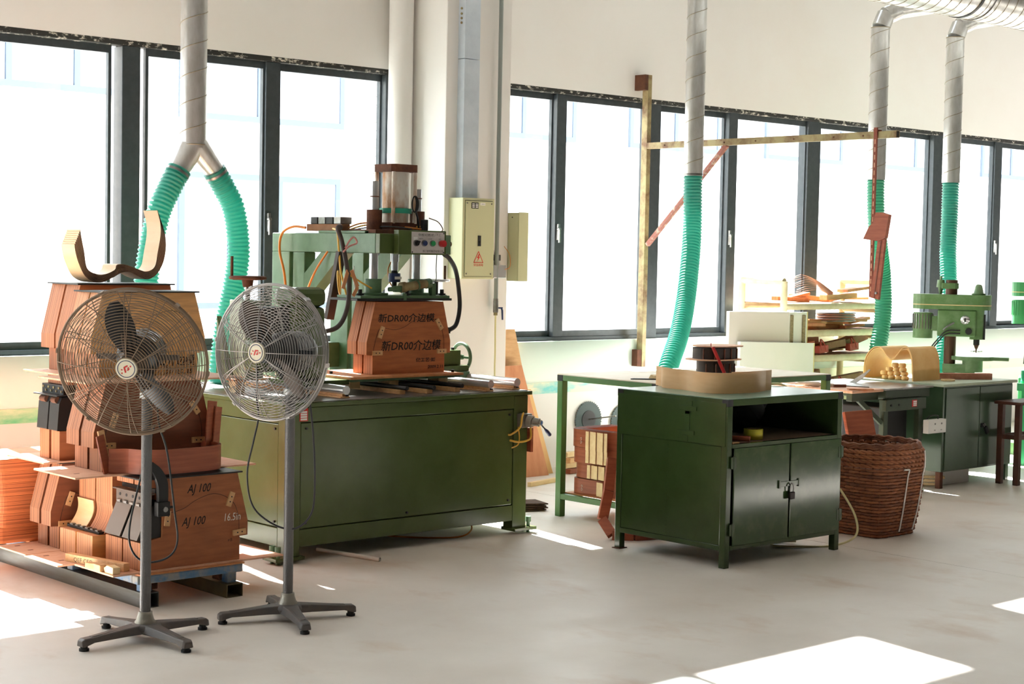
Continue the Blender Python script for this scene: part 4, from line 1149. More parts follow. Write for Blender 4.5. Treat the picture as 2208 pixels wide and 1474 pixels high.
Z2 = ZB + 0.405 + 0.0075
tray(3.50, 4.44, 6.665, 7.06, Z2, 'base board above the mould marked AJ 100', holes=True)
tray(3.63, 4.40, 7.22, 7.60, Z2, 'base board above the dark mould at the back')
ZM = Z2 + 0.0085
m1_ = mould((3.945, 6.765, ZM), 0.118, 0.020, 'brown plywood mould with a dark face behind the dusty fan', M_PLYD, G, H=0.40, plate=False)
m2_ = thing('bending_mould', (3.95, 7.30, ZM), 'plywood mould with a blackened steel clamp at the back of the stack', 'mould', G)
for y0, y1 in ((7.24, 7.325), (7.345, 7.44)):
    MB().box(3.72, y0, ZM, 4.22, y1, ZM + 0.14).build('base_block', M_PLY, m2_, 0.002)
    MB().box(3.80, y0, ZM + 0.14, 4.22, y1, ZM + 0.33).build('half_block', M_PLYD, m2_, 0.002)
    MB().prism([(3.705, ZM + 0.142), (3.80, ZM + 0.142), (3.80, ZM + 0.30), (3.73, ZM + 0.30), (3.715, ZM + 0.27)], y0 - 0.005, y1 + 0.002, 'y').build('clamp_plate', M_DARK, m2_, 0.003)
    MB().cyl((3.72, y0 + 0.02, ZM + 0.285), (3.72, y1 - 0.02, ZM + 0.285), 0.016, n=12).build('hinge', M_RUST, m2_)
MB().box(3.695, 7.22, ZM + 0.305, 3.83, 7.46, ZM + 0.310).build('clamp_flange', M_DARK, m2_)
MB().box(3.735, 7.235, ZM + 0.31, 3.80, 7.45, ZM + 0.355).build('clamp_bar', M_BLACK, m2_, 0.002)
for k in range(8):
    MB().cyl((3.735, 7.25 + k * 0.026, ZM + 0.325 + 0.016 * (k % 2)), (3.731, 7.25 + k * 0.026, ZM + 0.325 + 0.016 * (k % 2)), 0.006, n=8).build('rivet', M_BRASS, m2_)
MB().box(3.76, 7.235, ZM + 0.356, 4.20, 7.44, ZM + 0.398).build('packing_block', M_PLY, m2_, 0.002)

Z3 = ZM + 0.40
tray(3.59, 4.42, 6.74, 7.20, Z3 + 0.001, 'base board under the tan mould at the top')
ZT = Z3 + 0.0095
Z3b = ZM + 0.3985
MB_ = tray(3.73, 4.40, 7.255, 7.64, Z3b + 0.002, 'base board under the topmost mould at the back')
t1 = mould((4.035, 6.965, ZT), 0.108, 0.012, 'tan plywood mould with black handwriting behind the dusty fan', M_PLYT, G, H=0.392)
lettering('T20介边模', 0.055, (4.045, 6.965, 1.047), X_, Z_, M_INK, t1, 'handwriting', 0.1, width=0.235, bold=0.012)
lettering('2012.2.15', 0.03, (4.125, 6.965, 1.004), X_, Z_, M_INK, t1, 'handwriting', 0.1, width=0.145, bold=0.012)
t2 = mould((4.10, 7.30, Z3b + 0.0105), 0.135, 0.016, 'reddish brown plywood mould at the top back of the stack', M_PLYR, G, H=0.42, groove=False, tabs=False)

# maple sides bent into a W, nested on the topmost plate
ZW = Z3b + 0.0105 + 0.42 + 0.0075
wv = [(3.845, 0.185), (3.85, 0.15), (3.865, 0.10), (3.90, 0.035), (3.95, 0.006), (4.0, 0.006), (4.05, 0.028), (4.10, 0.052), (4.15, 0.052), (4.20, 0.030), (4.245, 0.020), (4.29, 0.045), (4.325, 0.10), (4.34, 0.17), (4.337, 0.23), (4.32, 0.29)]
for k in range(8):
    pts = []
    for a, b in wv:
        pts.append((a + (0.0040 * k if a < 4.09 else -0.0040 * k) * (1 if b > 0.05 else 0.35), b + 0.0050 * k + 0.005 * k * min(1, max(0, (b - 0.05) / 0.1))))
    sm = [(p.x, p.y) for p in spline([(a, b, 0) for a, b in pts], 5)]
    up, dn = [], []
    for i in range(len(sm)):
        a0 = sm[max(0, i - 1)]; a1 = sm[min(len(sm) - 1, i + 1)]
        t = Vector((a1[0] - a0[0], a1[1] - a0[1])).normalized()
        up.append((sm[i][0] - t.y * 0.0016, ZW + 0.002 + sm[i][1] + t.x * 0.0016))
        dn.append((sm[i][0] + t.y * 0.0016, ZW + 0.002 + sm[i][1] - t.x * 0.0016))
    mb = MB()
    n = len(up)
    y0, y1 = 7.34, 7.475
    vs = [(a, y0, b) for a, b in up] + [(a, y0, b) for a, b in dn] + [(a, y1, b) for a, b in up] + [(a, y1, b) for a, b in dn]
    fs, fe = [], []
    for i in range(n - 1):
        fs += [(i, i + 1, 2 * n + i + 1, 2 * n + i), (n + i, 3 * n + i, 3 * n + i + 1, n + i + 1)]
        fe += [(i, n + i, n + i + 1, i + 1), (2 * n + i, 2 * n + i + 1, 3 * n + i + 1, 3 * n + i)]
    mb.add(vs, fs, True)
    mb.add(vs, fe + [(0, 2 * n, 3 * n, n), (n - 1, 2 * n - 1, 4 * n - 1, 3 * n - 1)])
    names = ('outermost', 'second from outside', 'third from outside', 'fourth from outside', 'fourth from inside', 'third from inside', 'second from inside', 'innermost')
    edge_mat(single(mb, 'bent_strip', M_MAPLE, names[k] + ' of the nested W shaped maple strips on top of the stack', 'bent strip', 'W shaped maple strips on the stack'), M_MAPLEE)

# mahogany sides bent into an S, standing on the plate of the AJ 100 mould
ZS = ZB + 0.405 + 0.0075
curve0 = [(3.69, 6.70), (3.76, 6.66), (3.80, 6.58), (3.88, 6.545), (3.98, 6.545), (4.08, 6.55), (4.17, 6.575), (4.22, 6.63), (4.225, 6.70), (4.20, 6.76)]
# the tray and the top plate differ in height: the strips rest on the higher one
ZS2 = max(ZS, Z2 + 0.0085)
for k in range(3):
    pts = [(p.x, p.y) for p in spline([(a - 0.002 * k, b + 0.004 * k, 0) for a, b in curve0[(0, 1, 0)[k]:(10, 10, 9)[k]]], 6)]
    edge_mat(single(MB().strip(pts, ZS2, ZS2 + 0.112, 0.0028), 'bent_strip', M_MAHO, ('front', 'middle', 'rear')[k] + ' S shaped mahogany strip standing on the mould marked AJ 100', 'bent strip', 'S shaped mahogany strips on the stack'), M_MAHOD)
for k, (xx, yy, h, w) in enumerate(((4.205, 6.715, 0.30, 0.085), (4.245, 6.725, 0.27, 0.06), (3.685, 6.715, 0.17, 0.06), (3.70, 6.735, 0.19, 0.05))):
    lean = 0.035 if k < 2 else -0.03
    mb = MB()
    a = Vector((xx, yy, ZS2)); b_ = Vector((xx + lean, yy + 0.02, ZS2 + h))
    mb.bar(a, b_, w, 0.006, (0.5, -0.86, 0))
    o = single(mb, 'veneer_offcut', M_MAHO if k != 3 else M_PLAIN, ('left upright mahogany offcut behind the S shaped strips', 'right upright mahogany offcut behind the S shaped strips', 'small mahogany offcut leaning at the left of the S shaped strips', 'small pale offcut leaning behind the dusty fan pole')[k], 'offcut', 'offcuts standing behind the mahogany strips')

# steel bending clamp hanging in the AJ 100 mould
cl = thing('bending_clamp', (3.78, 6.68, 0.30), 'dark hinged steel clamp set into the left side of the AJ 100 mould', 'clamp')
M_CLAMP = mat('brushed_dark_steel', S(104, 92, 84), 0.45, 0.4)
for y0, y1 in ((6.535, 6.668), (6.688, 6.825)):
    MB().prism([(3.792, 0.445), (3.797, 0.445), (3.737, 0.302), (3.731, 0.304)], y0, y1, 'y').build('leaf', M_CLAMP, cl, 0.001)
    MB().prism([(3.797, 0.445), (3.853, 0.47), (3.853, 0.31), (3.74, 0.302)], y0 + 0.003, y1 - 0.003, 'y').build('backing_block', M_DARK, cl)
MB().box(3.792, 6.53, 0.445, 3.803, 6.83, 0.503).build('hinge_plate', M_CLAMP, cl, 0.002)
MB().box(3.775, 6.528, 0.503, 3.815, 6.832, 0.509).build('flange', M_CLAMP, cl, 0.001)
for k in range(5):
    MB().cyl((3.790, 6.565 + k * 0.057, 0.480), (3.792, 6.565 + k * 0.057, 0.480), 0.007, n=10).build('hole', M_BLACK, cl)
    MB().cyl((3.790, 6.55 + k * 0.057, 0.449), (3.790, 6.58 + k * 0.057, 0.449), 0.008, n=10).build('knuckle', M_STEEL, cl)
MB().box(3.82, 6.532, 0.509, 3.855, 6.826, 0.527).build('spacer', M_BLACK, cl)
kp = thing('curved_bracket', (3.84, 6.50, 0.41), 'black curved steel arm bolted to the face of the AJ 100 mould', 'arm')
arm = [(p.x, p.z) for p in spline([(3.765, 0, 0.632), (3.795, 0, 0.603), (3.818, 0, 0.55), (3.822, 0, 0.50), (3.822, 0, 0.46)], 6)]
arm2 = [(p.x, p.z) for p in spline([(3.868, 0, 0.46), (3.87, 0, 0.51), (3.864, 0, 0.57), (3.832, 0, 0.622), (3.79, 0, 0.655)], 6)]
MB().prism(arm + arm2, 6.503, 6.526, 'y').build('arm', M_DARK, kp, 0.002)
MB().box(3.812, 6.493, 0.408, 3.876, 6.528, 0.474).build('block', M_DARK, kp, 0.005)
MB().cyl((3.848, 6.486, 0.44), (3.848, 6.493, 0.44), 0.012, n=8).build('bolt', M_STEEL, kp)
MB().cyl((3.876, 6.51, 0.445), (3.895, 6.51, 0.445), 0.006, n=8).build('bolt', M_DARK, kp)

# loose timber on the lowest board
lt = thing('timber_offcut', (3.67, 6.78, ZB), 'long planed timber with black lettering lying on the lowest board', 'timber')
tm = MB().bar((3.62, 6.955, ZB + 0.018), (3.70, 6.565, ZB + 0.018), 0.035, 0.036)
tm.build('timber', M_PLAIN, lt, 0.002)
dT = (Vector((3.70, 6.565, 0)) - Vector((3.62, 6.955, 0))).normalized()
lettering('QEF CEQ', 0.028, Vector((3.62, 6.955, ZB + 0.006)) + dT * 0.06 + Vector((-dT.y, dT.x, 0)) * -0.0176, dT, Z_, M_INK, lt, off=0.0004, width=0.13)
single(MB().bar((3.60, 6.74, ZB + 0.014), (3.655, 6.60, ZB + 0.014), 0.03, 0.028), 'timber_offcut', M_PLAIN, 'short pink timber offcut in front of the lettered timber', 'timber', bev=0.003)
single(MB().box(3.598, 6.62, ZB, 3.625, 6.68, ZB + 0.03), 'timber_offcut', M_PLAIN, 'small square timber block at the front of the lowest board', 'timber', bev=0.003)
single(MB().prism([(6.53, ZB), (6.60, ZB), (6.61, ZB + 0.02), (6.58, ZB + 0.034), (6.53, ZB + 0.03)], 3.612, 3.648, 'x'), 'masking_tape_block', M_PALE, 'pale block wrapped in masking tape on the lowest board', 'block', bev=0.003)

# flat moulds lying in a pile at the far left end, lit by the sun
zz = Z1
for k, (h, dx, txt_) in enumerate(((0.075, 0.0, ''), (0.07, 0.015, 'Z'), (0.085, 0.02, 'DC1'), (0.065, 0.012, 'DreadC'), (0.055, 0.008, '700'), (0.06, 0.0, 'OM-IV'))):
    x0, y0 = 3.545 + dx, 7.57
    cor = [(x0 + 0.05 - 0.05 * sin(t), y0 + 0.05 - 0.05 * cos(t)) for t in [pi / 2 * j / 6 for j in range(7)]]
    poly = [(4.3, y0)] + cor + [(x0, 7.98), (4.3, 7.98)]
    o = thing('flat_mould', (3.9, 7.78, zz), ('lowest', 'second from bottom', 'third from bottom', 'third from top', 'second from top', 'topmost')[k] + ' orange plywood mould in the flat pile at the far left', 'mould', 'flat plywood moulds in the sunlit pile')
    MB().prism(poly, zz, zz + h - 0.001, 'z').build('plies', M_PLYZ, o, 0.006)
    if txt_:
        lettering(txt_, 0.03, (x0 - 0.0004, 7.83, zz + 0.02), -Y_, Z_, M_INK, o, 'handwriting', 0.1, off=0.0006)
    zz += h

# ------------------------------------------------------------------ pedestal fans
def fan(P, C, axis, foot_yaw, blade_ang, label, wire_m, blade_m, hub_m, seedv, RR=0.300, NRR=24):
    P, C, a = Vector(P), Vector(C), Vector(axis).normalized()
    o = thing('pedestal_fan', P, label, 'fan', 'pedestal fans in front of the machine')
    r = Vector((0, 0, 1)).cross(a).normalized()      # horizontal across the face
    u = a.cross(r).normalized()
    def pt(rad, t, h):
        return C + (r * cos(t) + u * sin(t)) * rad + a * h
    R, NR = RR, NRR
    def hf(x): return 0.085 * (1 - (x / R) ** 3.2) + 0.012
    def hr(x): return -0.085 * (1 - (x / R) ** 3.2) - 0.012
    for nm, fn, r0, cnt in (('front_guard', hf, 0.045, NR), ('rear_guard', hr, 0.09, NR - 5)):
        g = MB()
        for k in range(cnt):
            rad = r0 + (R - 0.006 - r0) * k / (cnt - 1)
            g.tube([pt(rad, 2 * pi * j / 60, fn(rad)) for j in range(60)], 0.0016, 5, closed=True)
        nr = 12
        for k in range(nr):
            t0 = 2 * pi * (k + (0.3 if nm == 'rear_guard' else 0)) / nr
            if k % 2 == 0:
                g.tube([pt(x, t0, fn(x) + (0.002 if nm == 'front_guard' else -0.002)) for x in [r0 + (R - r0) * j / 9 for j in range(10)]], 0.0018, 5)
            else:
                for d in (-0.05, 0.05):
                    g.tube([pt(x, t0 + d * x / R, fn(x) + (0.002 if nm == 'front_guard' else -0.002)) for x in [r0 + (R * 0.97 - r0) * j / 9 for j in range(10)]], 0.0018, 5)
        g.build(nm, wire_m, o)
    rim = MB().tube([pt(R, 2 * pi * j / 72, 0.009) for j in range(72)], 0.0045, 8, closed=True).tube([pt(R, 2 * pi * j / 72, -0.009) for j in range(72)], 0.0045, 8, closed=True).build('rim', wire_m, o)
    for k in range(6):
        t = 2 * pi * k / 6 + 0.9
        c = pt(R + 0.004, t, 0)
        d = (pt(1, t, 0) - C).normalized()
        MB().bar(c - a * 0.016, c + a * 0.016, 0.018, 0.006, d).build('clip', wire_m, rim)
    # badge
    b_ = MB().cyl(pt(0, 0, 0.088), pt(0, 0, 0.104), 0.042, n=36).build('badge', mat('badge_cream', S(226, 214, 190), 0.5), o)
    MB().tube([pt(0.034, 2 * pi * j / 36, 0.1045) for j in range(36)], 0.0016, 5, closed=True).build('badge_ring', M_NAVY, b_)
    lo = MB()
    def fl(pts2):
        lo.add([pt(0, 0, 0.1048) + r * x + u * y for x, y in pts2], [tuple(range(len(pts2)))])
    ca, sa = (cos(0.5), sin(0.5)) if seedv == 1 else (cos(-0.05), sin(-0.05))
    def rot(pts2): return [(x * ca - y * sa, x * sa + y * ca) for x, y in pts2]
    for poly in ([(-0.012, -0.012), (-0.005, -0.012), (0.0, 0.006), (0.014, 0.006), (0.012, 0.012), (-0.005, 0.012), (-0.008, 0.004)],
                 [(0.000, -0.008), (0.012, -0.008), (0.014, 0.003), (0.010, 0.003), (0.009, -0.004), (0.001, -0.004)],
                 [(0.004, -0.010), (0.007, -0.010), (0.009, 0.003), (0.006, 0.003)],
                 [(-0.020, 0.004), (-0.014, 0.002), (-0.013, 0.006), (-0.018, 0.010)],
                 [(-0.026, -0.010), (-0.020, -0.010), (-0.020, -0.003), (-0.026, -0.005)],
                 [(0.018, -0.002), (0.024, -0.002), (0.024, 0.005), (0.018, 0.004)]):
        fl(rot(poly))
    lo.build('badge_emblem', M_RED, b_)
    # hub and blades
    MB().cyl(pt(0, 0, -0.03), pt(0, 0, 0.05), 0.055, 0.045, n=28).build('hub', hub_m, o)
    for t in blade_ang:
        t = radians(t)
        d = (r * cos(t) + u * sin(t)); s = a.cross(d)
        mb = MB()
        N, Wd = 9, 6
        vs = []
        for i in range(N):
            x = 0.05 + 0.205 * i / (N - 1)
            q = i / (N - 1)
            w = 0.028 + 0.085 * sin(pi * min(1, q * 0.85 + 0.1)) ** 0.8
            if q > 0.85: w *= 1 - (q - 0.85) * 2.6
            tw = radians(38 - 20 * q)
            for j in range(Wd):
                v = (j / (Wd - 1) - 0.42) * w
                cmb = 0.012 * (1 - (2 * j / (Wd - 1) - 1) ** 2)
                vs.append(C + d * x + s * (v * cos(tw) + 0.03 * q) + a * (v * sin(tw) + cmb + 0.005))
        fs = []
        for i in range(N - 1):
            for j in range(Wd - 1):
                k = i * Wd + j
                fs.append((k, k + 1, k + Wd + 1, k + Wd))
        nn = len(vs)
        vs2 = vs + [Vector(v) - a * 0.003 for v in vs]
        mb.add(vs2, fs + [tuple(nn + i for i in reversed(f)) for f in fs], True)
        edge = [i * Wd for i in range(N)] + [(N - 1) * Wd + j for j in range(1, Wd)] + [i * Wd + Wd - 1 for i in range(N - 2, -1, -1)]
        mb.add(vs2, [(edge[i], nn + edge[i], nn + edge[(i + 1) % len(edge)], edge[(i + 1) % len(edge)]) for i in range(len(edge))])
        bl = mb.build('blade', blade_m, o)
        rb = MB()
        for v in (-0.018, 0.0, 0.018):
            rb.tube([C + d * x + s * v + a * (0.012 + v * 0.75) for x in (0.045, 0.075, 0.105, 0.125)], [0.006, 0.007, 0.006, 0.003], 6)
        rb.build('blade_rib', hub_m, bl)
    # motor with ridges
    prof = [(0.0, -0.25), (0.05, -0.248), (0.075, -0.235), (0.085, -0.21)]
    for k in range(6):
        z0 = -0.205 + k * 0.022
        prof += [(0.088, z0), (0.088, z0 + 0.014), (0.083, z0 + 0.016), (0.083, z0 + 0.020)]
    prof += [(0.085, -0.065), (0.07, -0.05), (0.03, -0.045), (0.0, -0.045)]
    mo_ = MB().lathe(prof, C, a, 32).build('motor', mat('motor_grey', S(84, 82, 83), 0.3, 0.4), o)
    for sgn in (-1, 1):
        MB().bar(C - a * 0.075 + r * 0.02 * sgn, C - a * 0.085 + r * 0.17 * sgn, 0.004, 0.022, u).build('guard_arm', hub_m, o)
    # pole, bracket
    top = Vector((P.x, P.y, (C - a * 0.14).z - 0.10))
    MB().cyl((P.x, P.y, 0.10), (P.x, P.y, top.z), 0.0215, n=24).build('pole', M_FAN, o)
    MB().cyl(top - Z_ * 0.05, top + Z_ * 0.02, 0.028, n=20).bar(top, C - a * 0.14, 0.04, 0.04).build('neck', M_FANBASE, o)
    MB().cyl(top - Z_ * 0.08, top - Z_ * 0.055, 0.030, n=20).build('pole_collar', M_CHROME, o)
    MB().lathe([(0.040, 0.045), (0.042, 0.05), (0.042, 0.078), (0.036, 0.085), (0.030, 0.105), (0.0285, 0.118), (0.0225, 0.119), (0.0225, 0.09)], (P.x, P.y, 0), (0, 0, 1), 28).build('socket', M_ALU, o)
    bs = MB().lathe([(0.0, 0.072), (0.05, 0.072), (0.062, 0.066), (0.066, 0.055), (0.064, 0.038), (0.0, 0.036)], (P.x, P.y, 0), (0, 0, 1), 24)
    bs.build('base_hub', M_FANBASE, o)
    for k in range(4):
        t = radians(foot_yaw + 90 * k)
        d = Vector((cos(t), sin(t), 0)); s = Vector((-sin(t), cos(t), 0))
        vs = []
        for x, w, z0, z1 in ((0.02, 0.050, 0.036, 0.072), (0.10, 0.036, 0.034, 0.066), (0.25, 0.026, 0.030, 0.052), (0.292, 0.026, 0.018, 0.050), (0.305, 0.022, 0.018, 0.042)):
            for v, z in ((-w, z0), (w, z0), (w * 0.75, z1), (-w * 0.75, z1)):
                vs.append(P + d * x + s * v + Z_ * z)
        fs = [(0, 1, 2, 3), (16, 19, 18, 17)]
        for i in range(4):
            for j in range(4):
                j2 = (j + 1) % 4
                fs.append((i * 4 + j, i * 4 + 4 + j, i * 4 + 4 + j2, i * 4 + j2))
        lg = MB().add(vs, fs).build('leg', M_FANBASE, o, 0.004)
        MB().bar(P + d * 0.09 + Z_ * 0.0655, P + d * 0.255 + Z_ * 0.0525, 0.022, 0.003).build('leg_ridge', M_FANBASE, lg, 0.001)
        q = P + d * 0.285
        MB().cyl(q, q + Z_ * 0.010, 0.020, n=16).cyl(q + Z_ * 0.010, q + Z_ * 0.02, 0.015, n=12).build('rubber_foot', M_BLACK, lg)
    return o

v1 = Vector((3.465, 5.995, 0)).normalized(); l1 = Vector((-v1.y, v1.x, 0))
f1 = fan((3.465, 5.995, 0), Vector((3.422, 6.034, 1.143)) - v1 * 0.10, -v1 * 0.95 + l1 * 0.24 - Z_ * 0.20, 4, (97, -62), 'dusty brown pedestal fan on the left, facing the camera', M_WIREB, M_BLADE, M_BLADEB, 1)
v2 = Vector((4.141, 5.957, 0)).normalized(); l2 = Vector((-v2.y, v2.x, 0))
f2 = fan((4.141, 5.957, 0), Vector((4.078, 6.014, 1.165)) - v2 * 0.05, -v2 * 0.80 + l2 * 0.60 + Z_ * 0.02, -20, (118, -52), 'grey chrome wired pedestal fan turned to the left', M_WIRE, M_BLADEB, M_BLADE, 2, 0.292, 23)
cord = lambda pts, fanobj: MB().tube(spline(pts, 8), 0.0042, 8).build('power_cord', M_CABLE, fanobj)
cord([(3.50, 6.02, 1.05), (3.515, 6.0, 0.95), (3.52, 5.99, 0.875), (3.55, 5.975, 0.76), (3.575, 5.96, 0.535), (3.585, 5.95, 0.40), (3.55, 5.965, 0.335), (3.482, 6.03, 0.314), (3.435, 6.06, 0.37), (3.43, 6.06, 0.48), (3.475, 6.03, 0.72), (3.51, 6.01, 0.88)], f1)
cord([(4.06, 6.09, 1.10), (4.05, 6.08, 0.97), (4.047, 6.06, 0.878), (4.027, 6.065, 0.777), (4.006, 6.08, 0.635), (4.025, 6.063, 0.494), (4.093, 6.001, 0.415), (4.155, 5.93, 0.401), (4.207, 5.89, 0.459), (4.22, 5.88, 0.56), (4.217, 5.885, 0.762), (4.206, 5.91, 0.97), (4.20, 5.96, 1.1)], f2)

# ------------------------------------------------------------------ green work cabinet in the middle
CX0, CX1, CY0, CY1, CT = 6.603, 7.577, 5.585, 6.375, 0.882
ca_ = thing('work_cabinet', (7.09, 5.98, 0), 'glossy dark green steel cabinet with padlocked double doors in the middle', 'cabinet')
for i, (x, y) in enumerate(((CX0, CY0), (CX1 - 0.04, CY0), (CX0, CY1 - 0.04), (CX1 - 0.04, CY1 - 0.04))):
    MB().box(x, y, 0.0 if i != 2 else 0.004, x + 0.04, y + 0.04, 0.842).build('leg', M_CAB, ca_, 0.003)
    e = MB().box(x, y, 0.842, x + 0.04, y + 0.04, 0.878).build('tube_end', M_BLACK, ca_)
MB().box(CX0 - 0.015, CY1 - 0.05, 0, CX0 + 0.05, CY1 + 0.005, 0.004).build('shim', M_RUST, ca_)
for b_ in ((CX0 + 0.04, CY0, 0.843, CX1 - 0.04, CY0 + 0.035, 0.878), (CX0, CY0 + 0.04, 0.843, CX0 + 0.035, CY1 - 0.04, 0.878), (CX1 - 0.035, CY0 + 0.04, 0.843, CX1, CY1 - 0.04, 0.878), (CX0 + 0.04, CY1 - 0.035, 0.843, CX1 - 0.04, CY1, 0.878)):
    MB().box(*b_).build('top_rail', M_CAB, ca_, 0.003)
for b_ in ((CX0 + 0.04, CY0, 0.09, CX1 - 0.04, CY0 + 0.03, 0.118), (CX0, CY0 + 0.04, 0.09, CX0 + 0.03, CY1 - 0.04, 0.118), (CX1 - 0.03, CY0 + 0.04, 0.09, CX1, CY1 - 0.04, 0.118), (CX0 + 0.04, CY1 - 0.03, 0.09, CX1 - 0.04, CY1, 0.118)):
    MB().box(*b_).build('bottom_rail', M_CAB, ca_, 0.002)
MB().box(CX0 + 0.04, CY0, 0.622, CX1 - 0.04, CY0 + 0.03, 0.645).build('shelf_rail', M_CAB, ca_, 0.002)
MB().box(CX0, CY0, 0.8785, CX1, CY1, 0.882).build('top_sheet', M_CABTOP, ca_)
MB().box(CX0 + 0.03, CY0 + 0.03, 0.095, CX1 - 0.03, CY1 - 0.03, 0.10).build('floor_sheet', M_CAB, ca_)
MB().box(CX0 + 0.036, CY0 + 0.02, 0.636, CX1 - 0.036, CY1 - 0.03, 0.645).build('shelf', mat('shelf_board', S(120, 92, 74), 0.8), ca_)
MB().box(CX0 + 0.036, CY1 - 0.022, 0.10, CX1 - 0.036, CY1 - 0.014, 0.842).build('back_sheet', M_MAHOD, ca_)
MB().box(CX1 - 0.02, CY0 + 0.04, 0.118, CX1 - 0.014, CY1 - 0.04, 0.842).build('side_sheet', M_CAB, ca_)
MB().box(CX0 + 0.004, CY0 + 0.04, 0.118, CX0 + 0.012, CY1 - 0.04, 0.633).build('side_sheet', M_CAB, ca_, 0.002)
us = MB().box(CX0 - 0.003, CY0 + 0.012, 0.634, CX0 + 0.004, CY1 - 0.005, 0.858).build('side_sheet', M_CAB, ca_, 0.001)
# welded cross straps on the upper sheet
for z, y0, y1 in ((0.815, 5.795, 5.915), (0.685, 5.808, 5.93)):
    MB().box(CX0 - 0.008, y0, z - 0.011, CX0 - 0.003, y1, z + 0.011).build('strap', M_CAB, us, 0.001)
for z0, z1, y in ((0.827, 0.855, 5.845), (0.70, 0.803, 5.86), (0.638, 0.672, 5.87), (0.783, 0.80, 5.855)):
    MB().box(CX0 - 0.007, y - 0.018, z0, CX0 - 0.003, y + 0.018, z1).build('strap', M_CAB, us, 0.001)
wl = MB()
for k in range(24):
    z = 0.13 + k * 0.0205
    wl.box(CX0 + 0.002, 6.0 - 0.002, z, CX0 + 0.005, 6.002, z + 0.009)
wl.build('weld_seam', M_CAB, ca_)
# doors
for x0, x1, nm in ((CX0 + 0.052, 7.112, 0), (7.124, CX1 - 0.012, 1)):
    d = MB().box(x0, CY0 - 0.008, 0.112, x1, CY0 + 0.0, 0.624).build('door', M_CABW, ca_, 0.006)
    for z in (0.20, 0.55):
        xh = CX0 + 0.045 if nm == 0 else CX1 - 0.016
        MB().cyl((xh, CY0 - 0.010, z - 0.035), (xh, CY0 - 0.010, z + 0.035), 0.006, n=10).box(xh - 0.022, CY0 - 0.011, z - 0.03, xh + 0.022, CY0 - 0.007, z + 0.03).build('hinge', M_CAB, d, 0.001)
hs_ = MB().box(7.02, CY0 - 0.013, 0.395, 7.20, CY0 - 0.008, 0.422).build('hasp', M_CABW, ca_, 0.001)
for x in (7.025, 7.19):
    MB().box(x - 0.006, CY0 - 0.016, 0.388, x + 0.006, CY0 - 0.008, 0.430).build('hasp_end', M_CAB, hs_)
pk = thing('padlock', (7.115, CY0 - 0.025, 0.325), 'dark padlock hanging on the hasp of the middle cabinet', 'padlock')
MB().box(7.092, CY0 - 0.034, 0.325, 7.135, CY0 - 0.017, 0.365).build('body', mat('lock_body', S(44, 30, 30), 0.4, 0.4), pk, 0.005)
MB().tube(spline([(7.10, CY0 - 0.025, 0.365), (7.10, CY0 - 0.025, 0.395), (7.114, CY0 - 0.025, 0.410), (7.128, CY0 - 0.025, 0.395), (7.128, CY0 - 0.025, 0.365)], 6), 0.0035, 8).build('shackle', M_STEEL, pk)
# things in the open shelf
sz = 0.6452
tp_ = thing('tape_roll', (6.95, 5.70, sz), 'yellow roll of packing tape in the open shelf', 'tape roll')
MB().lathe([(0.034, 0.0), (0.052, 0.0), (0.052, 0.055), (0.034, 0.055), (0.034, 0.0)], (6.95, 5.70, sz), (0, 0, 1), 36).build('tape', M_YTAPE, tp_)
MB().lathe([(0.031, 0.0), (0.034, 0.0), (0.034, 0.055), (0.031, 0.055), (0.031, 0.0)], (6.95, 5.70, sz), (0, 0, 1), 36).build('core', M_CARD, tp_)
single(MB().lathe([(0.0, 0), (0.04, 0), (0.04, 0.042), (0.036, 0.045), (0.0, 0.045)], (6.715, 5.70, sz), (0, 0, 1), 28), 'tin', M_STEEL, 'small grey tin at the left of the open shelf', 'tin')
single(MB().bar((6.76, 5.78, sz + 0.014), (6.84, 5.63, sz + 0.014), 0.028, 0.026), 'wood_block', M_MAHO, 'reddish wooden block between tin and tape roll', 'block', bev=0.003)
single(MB().box(6.665, 5.60, sz, 6.72, 5.618, sz + 0.006), 'wood_chip', M_PLAIN, 'flat pink wood chip at the front edge of the open shelf', 'wood chip')
rg = MB()
random.seed(4)
for k in range(5):
    c = (7.2 + 0.06 * (k % 3), 5.98 + 0.03 * (k // 2), sz + 0.06 + 0.05 * (k % 3))
    rg.lathe([(0.0, -0.06), (0.06, -0.05), (0.085, 0.0), (0.07, 0.05), (0.0, 0.07)], c, (0.1 * k, 0.2, 1), 16)
single(rg, 'rag_bundle', mat('dark_rag', S(36, 38, 36), 0.9), 'dark bundle of rags at the back of the open shelf', 'rags')

# maple sides lying on edge on the cabinet
pth = [(6.90, 6.31), (6.86, 6.28), (6.845, 6.20), (6.835, 6.09), (6.80, 5.985), (6.79, 5.885), (6.85, 5.81), (6.97, 5.79), (7.10, 5.80), (7.22, 5.845)]
for k in range(4):
    pp = [(p.x, p.y) for p in spline([(a + 0.007 * k + 0.012 * k * (1 if i < 2 else 0), b + 0.006 * k + (0.03 * k if i < 1 else 0), 0) for i, (a, b) in enumerate(pth)], 6)]
    edge_mat(single(MB().strip(pp, 0.8825, 0.994 - 0.001 * k, 0.003), 'bent_strip', M_MAPLE, ('front', 'second', 'third', 'rearmost')[k] + ' of the curved maple strips standing on the middle cabinet', 'bent strip', 'maple strips on the middle cabinet'), M_MAPLEE)
pp = [(p.x, p.y) for p in spline([(6.95, 5.86, 0), (7.05, 5.84, 0), (7.16, 5.845, 0), (7.26, 5.86, 0), (7.30, 5.87, 0)], 6)]
single(MB().strip(pp, 0.8825, 0.993, 0.004), 'bent_strip', M_MAPLE, 'short straight maple strip behind the curved ones on the middle cabinet', 'bent strip')
ck = thing('hose_coupler', (7.40, 6.03, 0.8825), 'dark quick coupler with a pale hose on the middle cabinet', 'coupler')
